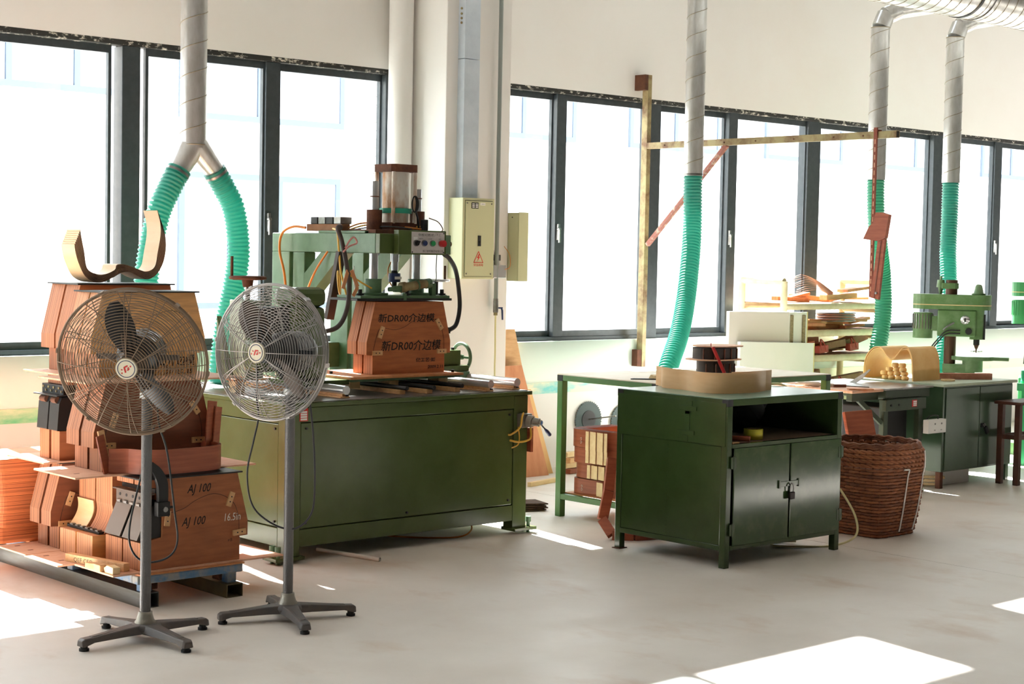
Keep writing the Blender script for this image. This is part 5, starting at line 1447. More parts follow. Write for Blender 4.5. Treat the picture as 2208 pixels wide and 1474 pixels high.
MB().cyl((7.36, 6.05, 0.897), (7.44, 6.05, 0.897), 0.013, n=12).cyl((7.44, 6.05, 0.897), (7.47, 6.05, 0.897), 0.009, n=12).build('coupler', M_DARK, ck)
MB().tube(spline([(7.46, 6.05, 0.897), (7.52, 6.06, 0.893), (7.60, 6.02, 0.885), (7.63, 5.92, 0.80), (7.62, 5.80, 0.62), (7.615, 5.74, 0.45), (7.70, 5.66, 0.30), (7.75, 5.60, 0.16), (7.72, 5.58, 0.06), (7.62, 5.66, 0.007), (7.45, 5.75, 0.007), (7.35, 5.85, 0.007), (7.45, 5.95, 0.007), (7.55, 5.86, 0.012)], 8), 0.0065, 8).build('hose', M_CLEAR, ck)

# ------------------------------------------------------------------ open green work table behind it
TX0, TX1, TY0, TY1, TT = 7.114, 8.75, 6.55, 7.385, 0.878
tb = thing('work_table', (7.9, 6.97, 0), 'open green steel work table with a low shelf behind the middle cabinet', 'table')
for x, y in ((TX0, TY0), (TX1 - 0.045, TY0), (TX0, TY1 - 0.045), (TX1 - 0.045, TY1 - 0.045)):
    MB().box(x, y, 0, x + 0.045, y + 0.045, 0.836).build('leg', M_TABGREEN, tb, 0.003)
    MB().box(x - 0.001, y - 0.001, 0.836, x + 0.046, y + 0.046, 0.872).build('tube_end', M_BLACK, tb)
for z0, z1 in ((0.838, 0.872), (0.108, 0.142)):
    for b_ in ((TX0 + 0.045, TY0, z0, TX1 - 0.045, TY0 + 0.04, z1), (TX0, TY0 + 0.045, z0, TX0 + 0.04, TY1 - 0.045, z1), (TX1 - 0.04, TY0 + 0.045, z0, TX1, TY1 - 0.045, z1), (TX0 + 0.045, TY1 - 0.04, z0, TX1 - 0.045, TY1, z1)):
        MB().box(*b_).build('rail', M_TABGREEN, tb, 0.003)
MB().box(TX0, TY0, 0.8725, TX1, TY1, 0.878).build('table_top', mat('pale_table_top', S(232, 222, 204), 0.6, col2=S(216, 198, 174), scale=3), tb)
MB().box(TX0 + 0.04, TY0 + 0.04, 0.142, TX1 - 0.04, TY1 - 0.04, 0.148).build('low_shelf', M_BOARDO, tb)

# bundles of bent mahogany sides on the low shelf
def arc(cx, cy, rx, ry, a0, a1, n=22):
    return [(cx + rx * cos(radians(a0 + (a1 - a0) * i / n)), cy + ry * sin(radians(a0 + (a1 - a0) * i / n))) for i in range(n + 1)]
zz = 0.1485
for k, (h, dx, dy) in enumerate(((0.098, 0.0, 0.0), (0.096, 0.012, -0.006), (0.096, -0.004, 0.0), (0.11, -0.006, 0.008))):
    o = thing('strip_bundle', (7.34, 7.2, zz), ('lowest', 'second from the bottom', 'third from the bottom', 'topmost')[k] + ' bundle of bent mahogany sides on the low shelf', 'bundle', 'bundles of bent mahogany sides')
    nst = 12 if k == 3 else 7
    for j in range(nst):
        q = 0.0075 * j
        base = [(7.56, 7.325 - q), (7.40, 7.338 - q), (7.27, 7.33 - q * 0.9), (7.195 + q * 0.5, 7.30 - q * 0.6), (7.172 + q, 7.24), (7.175 + q, 7.16), (7.19 + q, 7.05 - 0.02 * (j % 3)), (7.22 + q, 6.95)]
        p3 = [(p.x, p.y) for p in spline([(a_ + dx, b_ + dy, 0) for a_, b_ in base], 4)]
        edge_mat(MB().strip(p3, zz, zz + h - 0.002 - 0.001 * (j % 3), 0.0026).build('strip', M_MAHO, o), M_MAHOD)
    for j in range(6):
        if k == 0 and j not in (3, 4): continue
        y = 7.165 - 0.030 * j
        MB().box(7.155 + dx + 0.006 * (j % 2), y - 0.026, zz + (0.006 if k < 3 else -0.012), 7.159 + dx + 0.006 * (j % 2), y, zz + h - 0.008).build('divider', M_PALE, o)
    if k in (0, 3):
        scribble([[(0, 0.035), (0.006, 0.04), (0.012, 0.034), (0.004, 0.022)], [(0.0, 0.014), (0.008, 0.018), (0.014, 0.012)], [(0.002, 0.004), (0.01, 0.008)]], (7.168 + dx, 7.21 + dy, zz + 0.02), -Y_, Z_, M_CHALK, o, 'chalk_mark', 0.0012, off=0.004)
    zz += h
# bent timber frame leaning between table and cabinet
lf = MB()
pts = [(6.905, 6.70, 0.44), (6.84, 6.66, 0.26), (6.775, 6.64, 0.105), (6.775, 6.56, 0.028), (6.86, 6.47, 0.024), (7.02, 6.42, 0.024), (7.10, 6.44, 0.03)]
for p, q in zip(pts, pts[1:]):
    lf.bar(p, q, 0.058, 0.04, (0.6, 0.8, 0.05))
single(lf, 'bent_timber', M_MAHO, 'angular mahogany frame leaning against the back leg of the middle cabinet', 'frame', bev=0.003)

# plywood spool forms with dark veneer, red marker on the table
def outline(cx, cy, sx, sy, n=48, waist=0.22):
    out = []
    for i in range(n):
        t = 2 * pi * i / n
        r = 1 - waist * abs(sin(t)) ** 4
        out.append((cx + sx * r * cos(t), cy + sy * r * sin(t)))
    return out
sf = thing('spool_form', (8.06, 6.94, TT), 'two tier guitar shaped plywood form with dark veneer on the green table', 'form')
for k, (z0, sx, sy, ox) in enumerate(((TT, 0.17, 0.15, 0.0), (TT + 0.095, 0.20, 0.17, -0.01), (TT + 0.178, 0.175, 0.16, 0.03))):
    if k:
        MB().prism(outline(8.06 + ox, 6.94, sx, sy), z0 - 0.007, z0, 'z').build('form_plate', M_BOARD, sf)
    if k < 2:
        body = outline(8.06 + ox + 0.01, 6.94, sx * 0.78, sy * 0.8)
        MB().prism(body, z0, z0 + (0.087 if k == 0 else 0.07), 'z', False).build('veneer_band', mat('dark_veneer', S(44, 30, 26), 0.5), sf)
        for j in range(5):
            q = body[26 + j * 4]
            MB().box(q[0] - 0.004, q[1] - 0.006, z0 + 0.001, q[0] + 0.004, q[1] - 0.001, z0 + 0.065).build('veneer_joint', M_MAHOD, sf)
mk = thing('marker', (7.98, 6.80, TT), 'red marker standing slanted against the plywood form', 'marker')
MB().cyl((7.985, 6.79, TT + 0.012), (7.93, 6.845, TT + 0.175), 0.011, n=14).build('barrel', M_REDP, mk)
MB().torus((7.922, 6.853, TT + 0.190), 0.010, 0.002, (0.7, -0.7, 0), n=16).build('loop', M_REDP, mk)
single(MB().prism([(7.18, 6.83), (7.34, 6.70), (7.36, 6.72), (7.22, 6.84)], TT + 0.0005, TT + 0.006, 'z'), 'sanding_sheet', M_DARK, 'black sanding sheet at the left of the green table', 'sheet')
single(MB().prism([(6.74, TT + 0.0005), (6.80, TT + 0.0005), (6.78, TT + 0.028), (6.755, TT + 0.022)], 7.30, 7.36, 'x'), 'paper_scrap', M_PALE, 'crumpled tan paper scrap on the green table', 'paper')

# ------------------------------------------------------------------ saw blades on pegs
def saw_blade(cx, cz, R, label):
    o = thing('saw_disc', (cx, WY - 0.02, cz - R), label, 'saw blade', 'saw blades hung on the wall')
    n = 44
    poly = []
    for i in range(n):
        t = 2 * pi * i / n
        poly.append((cx + R * cos(t), cz + R * sin(t)))
        t2 = t + 2 * pi / n * 0.35
        poly.append((cx + R * 0.93 * cos(t2), cz + R * 0.93 * sin(t2)))
    MB().prism(poly, WY - 0.018, WY - 0.015, 'y').build('plate', mat('blued_steel', S(44, 58, 56), 0.4, 0.3), o)
    MB().cyl((cx, WY - 0.022, cz), (cx, WY - 0.018, cz), R * 0.5, n=36).build('flange', M_DARK, o)
    MB().cyl((cx, WY, cz), (cx + 0.03, WY - 0.28, cz + 0.05), 0.005, n=8).build('peg', M_STEEL, o)
saw_blade(9.09, 0.345, 0.145, 'large toothed saw blade hanging low on the wall behind the green table')
saw_blade(9.48, 0.31, 0.145, 'toothed saw blade half hidden behind the middle cabinet')

# boards leaning against the wall right of the machine
def plank(pts, y0, y1, th, m, label, name='leaning_board'):
    """upright outline (x, z) leaning: y goes from y0 at z=0 to y1 at the top"""
    zt = max(p[1] for p in pts)
    A = [(x, y0 + (y1 - y0) * z / zt, z) for x, z in pts]
    B = [(x, y0 + (y1 - y0) * z / zt + th, z) for x, z in pts]
    n = len(pts)
    mb = MB().add(A, [tuple(range(n))]).add(B, [tuple(reversed(range(n)))]).add(A + B, [(i, n + i, n + (i + 1) % n, (i + 1) % n) for i in range(n)])
    return single(mb, name, m, label, 'board', 'boards leaning on the wall beside the machine', bev=0.001)
M_PINKB = mat('pink_plywood', S(214, 148, 106), 0.6, col2=S(196, 124, 84), scale=3, stretch=(6, 6, 1))
plank([(7.98, 0.0), (8.45, 0.0), (8.42, 0.20), (8.335, 0.60), (8.255, 1.06), (7.95, 1.06)], 8.90, 9.03, 0.012, M_PLAIN, 'tall pink plywood board leaning on the wall behind the others')
plank([(8.30, 0.0), (8.50, 0.0), (8.34, 0.62), (8.28, 0.62)], 8.85, 8.935, 0.014, mat('tan_board', S(228, 182, 122), 0.6), 'narrow tan board leaning at the right of the pink boards')
plank([(7.95, 0.0), (8.40, 0.0), (8.24, 0.80), (7.95, 0.80)], 8.79, 8.93, 0.012, M_PINKB, 'reddish plywood board leaning in front of the others')
single(MB().bar((7.86, 8.42, 0.015), (8.19, 8.50, 0.015), 0.03, 0.03), 'chipboard_strip', M_PALE, 'chipboard strip lying on the floor by the machine', 'strip')
cbd = MB()
for k in range(4):
    cbd.add([(7.0 + 0.01 * k, 7.62 + 0.01 * k, 0.004 + 0.012 * k), (7.2 + 0.015 * (k % 2), 7.55, 0.004 + 0.012 * k), (7.26, 7.72, 0.006 + 0.012 * k), (7.05, 7.8, 0.006 + 0.012 * k),
             (7.0 + 0.01 * k, 7.62 + 0.01 * k, 0.012 + 0.012 * k), (7.2 + 0.015 * (k % 2), 7.55, 0.012 + 0.012 * k), (7.26, 7.72, 0.014 + 0.012 * k), (7.05, 7.8, 0.014 + 0.012 * k)],
            [(0, 3, 2, 1), (4, 5, 6, 7), (0, 1, 5, 4), (1, 2, 6, 5), (2, 3, 7, 6), (3, 0, 4, 7)])
single(cbd, 'flattened_carton', mat('carton', S(92, 66, 48), 0.9, col2=S(60, 42, 32), scale=20), 'flattened dark carton on the floor by the machine', 'carton')
for k in range(4):
    single(MB().bar((8.55, 8.75 + 0.03 * (k % 2), 0.02 + 0.04 * k), (8.80, 8.80, 0.02 + 0.04 * k), 0.05, 0.036), 'stacked_timber', (M_MAHO, M_PALE, M_PLAIN, M_PALE)[k], ('lowest', 'second', 'third', 'topmost')[k] + ' timber in the short pile behind the green table', 'timber', 'short timber pile behind the green table', bev=0.002)

# ------------------------------------------------------------------ woven basket
bk = thing('wicker_basket', (8.24, 5.85, 0), 'tall brown wicker basket with white strapping beside the middle cabinet', 'basket')
BC = Vector((8.24, 5.85, 0)); BHH = 0.545
def brad(t, z):
    q = z / BHH
    p = 8 * (1 - q) + 2.2 * q
    base = 0.185 + (0.262 - 0.185) * min(1, q * 1.12) ** 0.7
    c, s = abs(cos(t)), abs(sin(t))
    return base / ((c ** p + s ** p) ** (1 / p))
NS = 44
def bp(t, z, off=0.0):
    r_ = brad(t, z) + off
    return BC + Vector((cos(t) * r_, sin(t) * r_, z))
for k in range(22):
    z = 0.012 + k * 0.0185
    pts = [bp(2 * pi * i / 132, z, 0.0035 * (1 if (i // 3 + k) % 2 else -1)) for i in range(132)]
    MB().tube(pts, 0.0094, 6, closed=True).build('weaver', (M_WICK, M_WICKD)[k % 3 == 1], bk)
for k in range(4):
    z = 0.425 + k * 0.026
    for s_ in (0, 1):
        pts = [bp(2 * pi * i / 120, z + 0.007 * cos(pi * s_ + 2 * pi * i / 120 * 22), 0.006 + 0.006 * sin(pi * s_ + 2 * pi * i / 120 * 22)) for i in range(120)]
        MB().tube(pts, 0.0085, 6, closed=True).build('rope_weaver', M_WICK, bk)
for k in range(3):
    pts = [bp(2 * pi * i / 90, 0.525 + 0.01 * k + 0.004 * sin(i * 1.7 + k), 0.004 * cos(i * 1.3 + k)) for i in range(90)]
    MB().tube(pts, 0.008, 6, closed=True).build('rim_weaver', M_WICKD, bk)
for k in range(NS):
    t = 2 * pi * (k + 0.5) / NS
    MB().tube([bp(t, z, 0.0) for z in (0.004, 0.1, 0.2, 0.3, 0.4, 0.5, 0.548)], 0.006, 5).build('stake', M_WICKD, bk)
MB().prism([tuple((bp(2 * pi * i / 40, 0.01, -0.004))[:2]) for i in range(40)], 0.003, 0.012, 'z').build('bottom', M_WICKD, bk)
for t0, z0, z1 in ((radians(268), 0.03, 0.40), (radians(302), 0.03, 0.50)):
    MB().tube([bp(t0, z0 + (z1 - z0) * i / 10, 0.013 if z0 + (z1 - z0) * i / 10 < 0.40 else 0.020) for i in range(11)], 0.0045, 6).build('strap', M_WHITE, bk)
MB().tube([bp(radians(268), 0.40, 0.016), bp(radians(258), 0.402, 0.016)], 0.0055, 6).build('strap', M_WHITE, bk)
single(MB().bar((9.18, 6.50, 0.012), (9.18, 6.65, 0.61), 0.30, 0.025, (0, 1, 0)), 'leaning_board', M_MAHO, 'reddish board leaning behind the wicker basket', 'board', bev=0.004)

# ------------------------------------------------------------------ table saw
TS = 0.735
ts = thing('table_saw', (9.75, 7.1, 0), 'dark green table saw with a steel top beyond the wicker basket', 'saw')
MB().box(9.60, 6.715, TS - 0.012, 10.17, 7.49, TS).build('steel_top', M_STEEL, ts, 0.003)
MB().box(9.24, 6.735, TS - 0.02, 9.598, 7.47, TS - 0.001).build('wood_top', M_BOARD, ts, 0.004)
MB().box(9.62, 6.735, 0.66, 10.15, 7.45, TS - 0.012).build('apron', mat('saw_green', S(54, 68, 48), 0.5, col2=S(44, 58, 42), scale=8), ts, 0.004)
MB().box(9.30, 6.78, 0.655, 9.60, 6.83, TS - 0.02).build('extension_rail', MATS['saw_green'], ts, 0.004)
fpn = MB().box(9.58, 6.70, 0.58, 10.06, 6.735, 0.66).build('front_plate', MATS['saw_green'], ts, 0.004)
for x in (9.64, 9.73):
    MB().cyl((x, 6.695, 0.62), (x, 6.70, 0.62), 0.008, n=8).build('screw', M_BLACK, fpn)
tg = MB().box(9.885, 6.6988, 0.60, 9.945, 6.70, 0.648).build('stock_tag', M_RED, ts)
for k in range(3):
    MB().box(9.90, 6.6980, 0.606 + k * 0.013, 9.940, 6.6988, 0.615 + k * 0.013).build('tag_field', M_WHITE, tg)
for x, y in ((9.585, 6.72), (10.0, 6.72), (9.585, 7.40), (10.0, 7.40)):
    MB().box(x, y, 0.012, x + 0.05, y + 0.04, 0.66).build('leg', MATS['saw_green'], ts, 0.003)
    MB().box(x - 0.01, y - 0.02, 0, x + 0.07, y + 0.06, 0.012).build('foot', MATS['saw_green'], ts, 0.002)
MB().box(9.66, 6.80, 0.25, 9.98, 7.35, 0.60).build('motor_box', M_BLACK, ts, 0.01)
MB().bar((9.40, 6.80, 0.66), (9.58, 6.74, 0.50), 0.03, 0.03).build('brace', MATS['saw_green'], ts)
MB().prism([(7.22, TS), (7.16, TS), (7.10, TS + 0.04), (7.04, TS + 0.10), (7.05, TS + 0.105), (7.12, TS + 0.06)], 9.86, 9.866, 'x').build('riving_knife', M_STEEL, ts)
# tools on the saw top
single(MB().bar((9.28, 6.80, TS + 0.005), (9.42, 6.70, TS + 0.005), 0.05, 0.008), 'scrap_strip', M_BOARDO, 'short plywood strip projecting over the front of the saw top', 'strip')
sd = thing('screwdriver', (9.45, 6.9, TS), 'screwdriver with a brown handle on the wooden saw top', 'screwdriver')
MB().cyl((9.36, 6.98, TS + 0.012), (9.43, 6.93, TS + 0.012), 0.011, n=12).build('handle', M_MAHOD, sd)
MB().cyl((9.43, 6.93, TS + 0.012), (9.56, 6.83, TS + 0.005), 0.004, n=8).build('shank', M_STEEL, sd)
gl = MB().tube(spline([(9.22, 7.20, TS + 0.015), (9.27, 7.13, TS + 0.018), (9.33, 7.07, TS + 0.016), (9.40, 7.01, TS + 0.012)], 6), [0.016] * 6 + [0.018] * 6 + [0.012] * 7, 10)
single(gl, 'work_glove', mat('glove_cloth', S(232, 214, 198), 0.9), 'pale crumpled work glove on the wooden saw top', 'glove')
# socket strip on the leg
ps = thing('socket_box', (10.08, 6.66, 0.41), 'white double socket box hanging between saw and dark cabinet', 'socket')
MB().box(9.975, 6.62, 0.412, 10.195, 6.665, 0.508).build('body', M_WHITE, ps, 0.004)
for x in (10.05, 10.06, 10.13, 10.14):
    MB().box(x, 6.6188, 0.472, x + 0.004, 6.62, 0.484).box(x - 0.002, 6.6188, 0.43, x + 0.001, 6.62, 0.438).build('slot', M_BLACK, ps)
MB().tube(spline([(10.12, 6.64, 0.508), (10.14, 6.66, 0.53), (10.10, 6.70, 0.52), (10.06, 6.72, 0.45), (10.06, 6.74, 0.3)], 6), 0.005, 6).build('cable', M_CABLE, ps)

# ------------------------------------------------------------------ dark green double cabinet beyond the saw
DX0, DX1, DY0, DY1 = 10.22, 11.13, 6.665, 7.36
dc = thing('low_cabinet', (10.67, 7.0, 0), 'dark green two door cabinet with short legs beyond the table saw', 'cabinet')
M_DCAB = mat('dark_cabinet_green', S(48, 70, 48), 0.28, col2=S(58, 80, 58), scale=4, bump=0.1, bscale=8)
MB().box(DX0, DY0 + 0.004, 0.12, DX1, DY1, 0.728).build('body', M_DCAB, dc, 0.003)
MB().box(DX0 - 0.03, DY0 - 0.02, 0.728, DX1 + 0.03, DY1 + 0.02, 0.748).build('top', mat('worn_top', S(176, 184, 160), 0.5, col2=S(150, 160, 134), scale=6), dc, 0.003)
for x0, x1 in ((DX0 + 0.03, 10.68), (10.686, DX1 - 0.01)):
    MB().box(x0, DY0 - 0.004, 0.13, x1, DY0 + 0.004, 0.715).build('door', M_DCAB, dc, 0.003)
MB().box(10.70, DY0 - 0.012, 0.415, 10.74, DY0 - 0.004, 0.445).build('handle', M_BLACK, dc, 0.003)
pk = thing('padlock', (10.76, DY0 - 0.02, 0.37), 'black padlock hanging on the dark green double cabinet', 'padlock')
MB().bar((10.74, DY0 - 0.02, 0.42), (10.77, DY0 - 0.02, 0.37), 0.03, 0.02, (0, 1, 0)).build('body', M_BLACK, pk, 0.004)
MB().tube(spline([(10.735, DY0 - 0.016, 0.42), (10.728, DY0 - 0.014, 0.435), (10.745, DY0 - 0.014, 0.442), (10.752, DY0 - 0.016, 0.425)], 5), 0.003, 6).build('shackle', M_STEEL, pk)
for x, y in ((DX0, DY0 + 0.01), (DX1 - 0.05, DY0 + 0.01), (DX0, DY1 - 0.05), (DX1 - 0.05, DY1 - 0.05)):
    MB().box(x, y, 0, x + 0.04, y + 0.04, 0.12).build('leg', M_DCAB if x > 10.5 else M_RUST, dc, 0.003)
single(MB().box(10.42, 6.78, 0, 10.76, 7.0, 0.11), 'pale_block', M_WALL, 'pale block on the floor under the dark green cabinet', 'block', bev=0.004)
for k in range(3):
    single(MB().cyl((10.02 + 0.05 * k, 7.06 - 0.02 * k, 0.02 + 0.022 * k), (10.30 + 0.04 * k, 6.74, 0.02 + 0.022 * k), 0.011, n=12), 'wood_rod', M_PALE, ('lowest', 'middle', 'upper')[k] + ' pale rod under the edge of the dark green cabinet', 'rod', 'pale rods under the dark green cabinet')
# on its top
br = single(MB().bar((10.62, 6.98, 0.7705), (10.98, 6.76, 0.7705), 0.045, 0.045), 'red_bar', M_BRICKRED, 'pink ribbed bar lying on the dark green cabinet', 'bar', bev=0.003)
tr2 = thing('masking_tape', (10.52, 6.83, 0.748), 'cream masking tape roll on the dark green cabinet', 'tape roll')
MB().lathe([(0.035, 0), (0.05, 0), (0.05, 0.014), (0.035, 0.014), (0.035, 0)], (10.52, 6.83, 0.748), (0, 0, 1), 28).build('tape', M_PALE, tr2)
cp_ = thing('spring_clip', (10.60, 7.05, 0.748), 'black spring clip on the dark green cabinet', 'clip')
MB().bar((10.57, 7.07, 0.752), (10.64, 7.03, 0.752), 0.012, 0.008).build('jaw', M_BLACK, cp_)
MB().bar((10.57, 7.07, 0.775), (10.62, 7.04, 0.756), 0.012, 0.006).build('jaw', M_BLACK, cp_)

# bent plywood shells on the cabinet, with small curved blocks inside
def shell(x0, x1, prof, th, m, label):
    sm = [(p.x, p.y) for p in spline([(a, b, 0) for a, b in prof], 6)]
    up, dn = [], []
    for i in range(len(sm)):
        a0 = sm[max(0, i - 1)]; a1 = sm[min(len(sm) - 1, i + 1)]
        t = Vector((a1[0] - a0[0], a1[1] - a0[1])).normalized()
        up.append((sm[i][0] - t.y * th / 2, sm[i][1] + t.x * th / 2))
        dn.append((sm[i][0] + t.y * th / 2, sm[i][1] - t.x * th / 2))
    mb = MB()
    n = len(up)
    vs = [(x0, a, b) for a, b in up] + [(x0, a, b) for a, b in dn] + [(x1, a, b) for a, b in up] + [(x1, a, b) for a, b in dn]
    fs, fe = [], []
    for i in range(n - 1):
        fs += [(i, i + 1, 2 * n + i + 1, 2 * n + i), (n + i, 3 * n + i, 3 * n + i + 1, n + i + 1)]
        fe += [(i, n + i, n + i + 1, i + 1), (2 * n + i, 2 * n + i + 1, 3 * n + i + 1, 3 * n + i)]
    mb.add(vs, fs, True).add(vs, fe + [(0, 2 * n, 3 * n, n), (n - 1, 2 * n - 1, 4 * n - 1, 3 * n - 1)])
    return single(mb, 'bent_shell', m, label, 'bent panel', 'bent plywood shells on the dark cabinet')
ZC = 0.7485
pf = [(7.37, ZC), (7.368, ZC + 0.08), (7.35, ZC + 0.16), (7.29, ZC + 0.225), (7.22, ZC + 0.225), (7.17, ZC + 0.17), (7.125, ZC + 0.15), (7.08, ZC + 0.185), (7.04, ZC + 0.232), (6.99, ZC + 0.235), (6.955, ZC + 0.17), (6.945, ZC + 0.08), (6.94, ZC)]
shell(10.24, 10.58, pf, 0.006, M_TAN, 'outer tan bent plywood shell arched on the dark green cabinet')
shell(10.245, 10.57, [(7.15 + (a - 7.15) * 0.965, ZC + (b - ZC) * 0.96) for a, b in pf], 0.005, M_TAN, 'inner tan bent plywood shell arched on the dark green cabinet')
kk = 0
for r_, (cnt, y0) in enumerate(((4, 7.03), (4, 7.04), (3, 7.05), (3, 7.06))):
    for j in range(cnt):
        y = y0 + j * 0.058
        z = ZC + 0.0305 * r_
        if r_ == 3 and j == 2: continue
        mb = MB().lathe([(0.0, 0), (0.022, 0.0), (0.027, 0.008), (0.026, 0.022), (0.02, 0.029), (0.0, 0.030)], (10.275 + 0.006 * ((r_ + j) % 2), y, z), (0, 0, 1), 18)
        single(mb, 'curved_block', M_TAN, 'small orange turned block, %s from the right in the %s row under the bent shells' % (('first', 'second', 'third', 'fourth')[j], ('bottom', 'second', 'third', 'top')[r_]), 'block', 'small turned blocks under the bent shells')

# ------------------------------------------------------------------ drill presses
def drill_press(P, rotz, label, green):
    o = thing('drill_press', P, label, 'drill press', 'green drill presses', rotz=rotz)
    B = lambda mb, n, m, par=None, bev=0.0: mb.build(n, m, par or o, bev, local=True)
    def stad(x0, x1, hw, n=10):
        out = []
        for i in range(n + 1):
            t = -pi / 2 + pi * i / n
            out.append((x1 - hw + hw * cos(t), hw * sin(t)))
        for i in range(n + 1):
            t = pi / 2 + pi * i / n
            out.append((x0 + hw + hw * cos(t), hw * sin(t)))
        return out
    B(MB().box(-0.22, -0.17, 0, 0.30, 0.17, 0.55), 'stand', green, None, 0.01)
    B(MB().box(-0.20, -0.15, 0.55, 0.33, 0.15, 0.60), 'base', green, None, 0.01)
    B(MB().cyl((0, 0, 0.60), (0, 0, 0.72), 0.075, 0.062, n=28), 'column_socket', green)
    B(MB().cyl((0, 0, 0.70), (0, 0, 1.47), 0.047, n=28), 'column', mat('brown_column', S(92, 66, 52), 0.35, 0.5))
    B(MB().prism(stad(-0.30, 0.31, 0.095), 1.235, 1.355, 'z', False), 'belt_cover', green, None, 0.018)
    B(MB().prism(stad(-0.302, 0.312, 0.0975), 1.268, 1.274, 'z', False), 'cover_seam', M_PALE)
    B(MB().box(-0.10, -0.075, 1.02, 0.20, 0.075, 1.234), 'head', green, None, 0.012)
    B(MB().cyl((0.205, 0, 1.00), (0.205, 0, 1.234), 0.055, n=24), 'quill_housing', green)
    B(MB().lathe([(0.0, 0.085), (0.018, 0.084), (0.028, 0.07), (0.040, 0.015), (0.055, 0.012), (0.055, 0.0), (0, 0)], (0.21, 0, 1.355), (0, 0, 1), 20), 'spindle_cap', green)
    B(MB().cyl((0.205, 0, 0.955), (0.205, 0, 1.0), 0.024, n=18), 'spindle', M_DARK)
    B(MB().cyl((0.205, 0, 0.925), (0.205, 0, 0.955), 0.010, 0.020, n=14).cyl((0.205, 0, 0.895), (0.205, 0, 0.93), 0.006, n=10), 'chuck', M_RUST)
    ct = MB()
    for k in range(6):
        t = 2 * pi * k / 6
        ct.lathe([(0.0, -0.004), (0.012, -0.003), (0.014, 0.003), (0.0, 0.006)], (0.205 + 0.036 * cos(t), 0.036 * sin(t), 0.905), (0, 0, 1), 8)
    B(ct, 'cutter', M_CHROME)
    mo = B(MB().cyl((-0.215, 0, 1.0), (-0.215, 0, 1.205), 0.078, n=28), 'motor', green, None, 0.008)
    for k in range(20):
        t = 2 * pi * k / 20
        q = Vector((-0.215 + 0.078 * cos(t), 0.078 * sin(t), 0))
        B(MB().bar(q + Z_ * 1.075, q + Z_ * 1.195, 0.008, 0.012, (cos(t), sin(t), 0)), 'cooling_fin', M_STEEL if green is M_DRILL else green, mo)
    B(MB().box(-0.15, -0.04, 1.06, -0.08, 0.04, 1.18), 'motor_mount', green, None, 0.005)
    # face fittings towards the viewer
    B(MB().lathe([(0, 0), (0.036, 0.0), (0.036, 0.004), (0, 0.004)], (0.115, -0.079, 1.155), (0, 1, 0), 28), 'name_plate', M_CHROME)
    B(MB().box(0.108, -0.0795, 1.14, 0.122, -0.077, 1.17), 'plate_mark', M_DARK)
    B(MB().cyl((0.145, -0.095, 1.065), (0.145, -0.07, 1.065), 0.026, n=20), 'knob', M_BLACK)
    B(MB().box(0.255, -0.02, 1.0, 0.27, 0.02, 1.20), 'depth_gauge', M_DARK)
    B(MB().prism([(-0.075, -0.055), (0.03, -0.055), (0.055, -0.03), (0.055, 0.03), (0.03, 0.055), (-0.075, 0.055)], 1.40, 1.445, 'z'), 'top_bracket', green, None, 0.006)
    B(MB().cyl((-0.085, 0, 1.41), (-0.085, 0, 1.47), 0.034, 0.028, n=18).cyl((-0.085, 0, 1.47), (-0.085, 0, 1.50), 0.010, n=10).cyl((-0.085, 0, 1.35), (-0.085, 0, 1.41), 0.010, 0.022, n=12), 'lift_screw', green)
    # work table
    tp = [(0.02 + 0.17 * cos(t) + 0.16, 0.16 * sin(t)) for t in [2 * pi * i / 36 for i in range(36)]]
    B(MB().prism(tp, 0.835, 0.865, 'z', False).box(0.30, -0.06, 0.836, 0.46, 0.06, 0.864), 'work_table', green, None, 0.004)
    B(MB().cyl((0.18, 0, 0.74), (0.18, 0, 0.835), 0.08, n=24).box(-0.05, -0.06, 0.73, 0.2, 0.06, 0.80), 'table_bracket', green)
    for k, (dy, zz_) in enumerate(((-0.09, 1.07), (-0.085, 1.045))):
        B(MB().tube(spline([(0.08, dy, zz_), (-0.02, dy - 0.02, zz_ - 0.005), (-0.08, dy - 0.03, zz_ - 0.06), (-0.16, dy - 0.02, zz_ - 0.19), (-0.18, dy + 0.05, 0.66)], 7), 0.006, 6), 'cable', M_CABLE)
    B(MB().tube(spline([(0.03, -0.08, 1.13), (-0.02, -0.10, 1.10), (-0.05, -0.10, 1.07)], 5), 0.008, 6), 'lever', M_STEEL)
    return o
RZD = atan2(-0.862, 0.507)
drill_press((11.64, 7.55, 0), RZD, 'worn green drill press behind the dark green cabinet', M_DRILL)
g2_ = drill_press((12.95, 7.45, 0.10), RZD, 'bright green drill press cut off by the right edge', mat('bright_green', S(70, 150, 92), 0.4))
pl_ = single(MB().box(12.62, 7.05, 0, 13.35, 7.80, 0.099), 'plinth', M_TABGREEN, 'low green plinth under the drill press at the right edge', 'plinth')

# ------------------------------------------------------------------ right edge: stool, green side table, jar
st = thing('wooden_stool', (11.0, 6.45, 0), 'dark brown wooden stool cut off by the right edge', 'stool')
M_STOOL = mat('dark_stool', S(84, 46, 32), 0.5, col2=S(60, 32, 24), scale=8)
for x, y in ((10.85, 6.435), (11.50, 6.435), (10.85, 6.575), (11.50, 6.575)):
    MB().box(x, y - 0.0, 0, x + 0.042, y + 0.042, 0.585).build('leg', M_STOOL, st, 0.004)
MB().box(10.83, 6.42, 0.585, 11.56, 6.635, 0.608).build('seat', M_STOOL, st, 0.004)
for b_ in ((10.892, 6.445, 0.33, 11.50, 6.465, 0.365), (10.892, 6.585, 0.33, 11.50, 6.605, 0.365), (10.86, 6.477, 0.33, 10.88, 6.575, 0.365), (11.51, 6.477, 0.33, 11.53, 6.575, 0.365)):
    MB().box(*b_).build('rung', M_STOOL, st, 0.002)
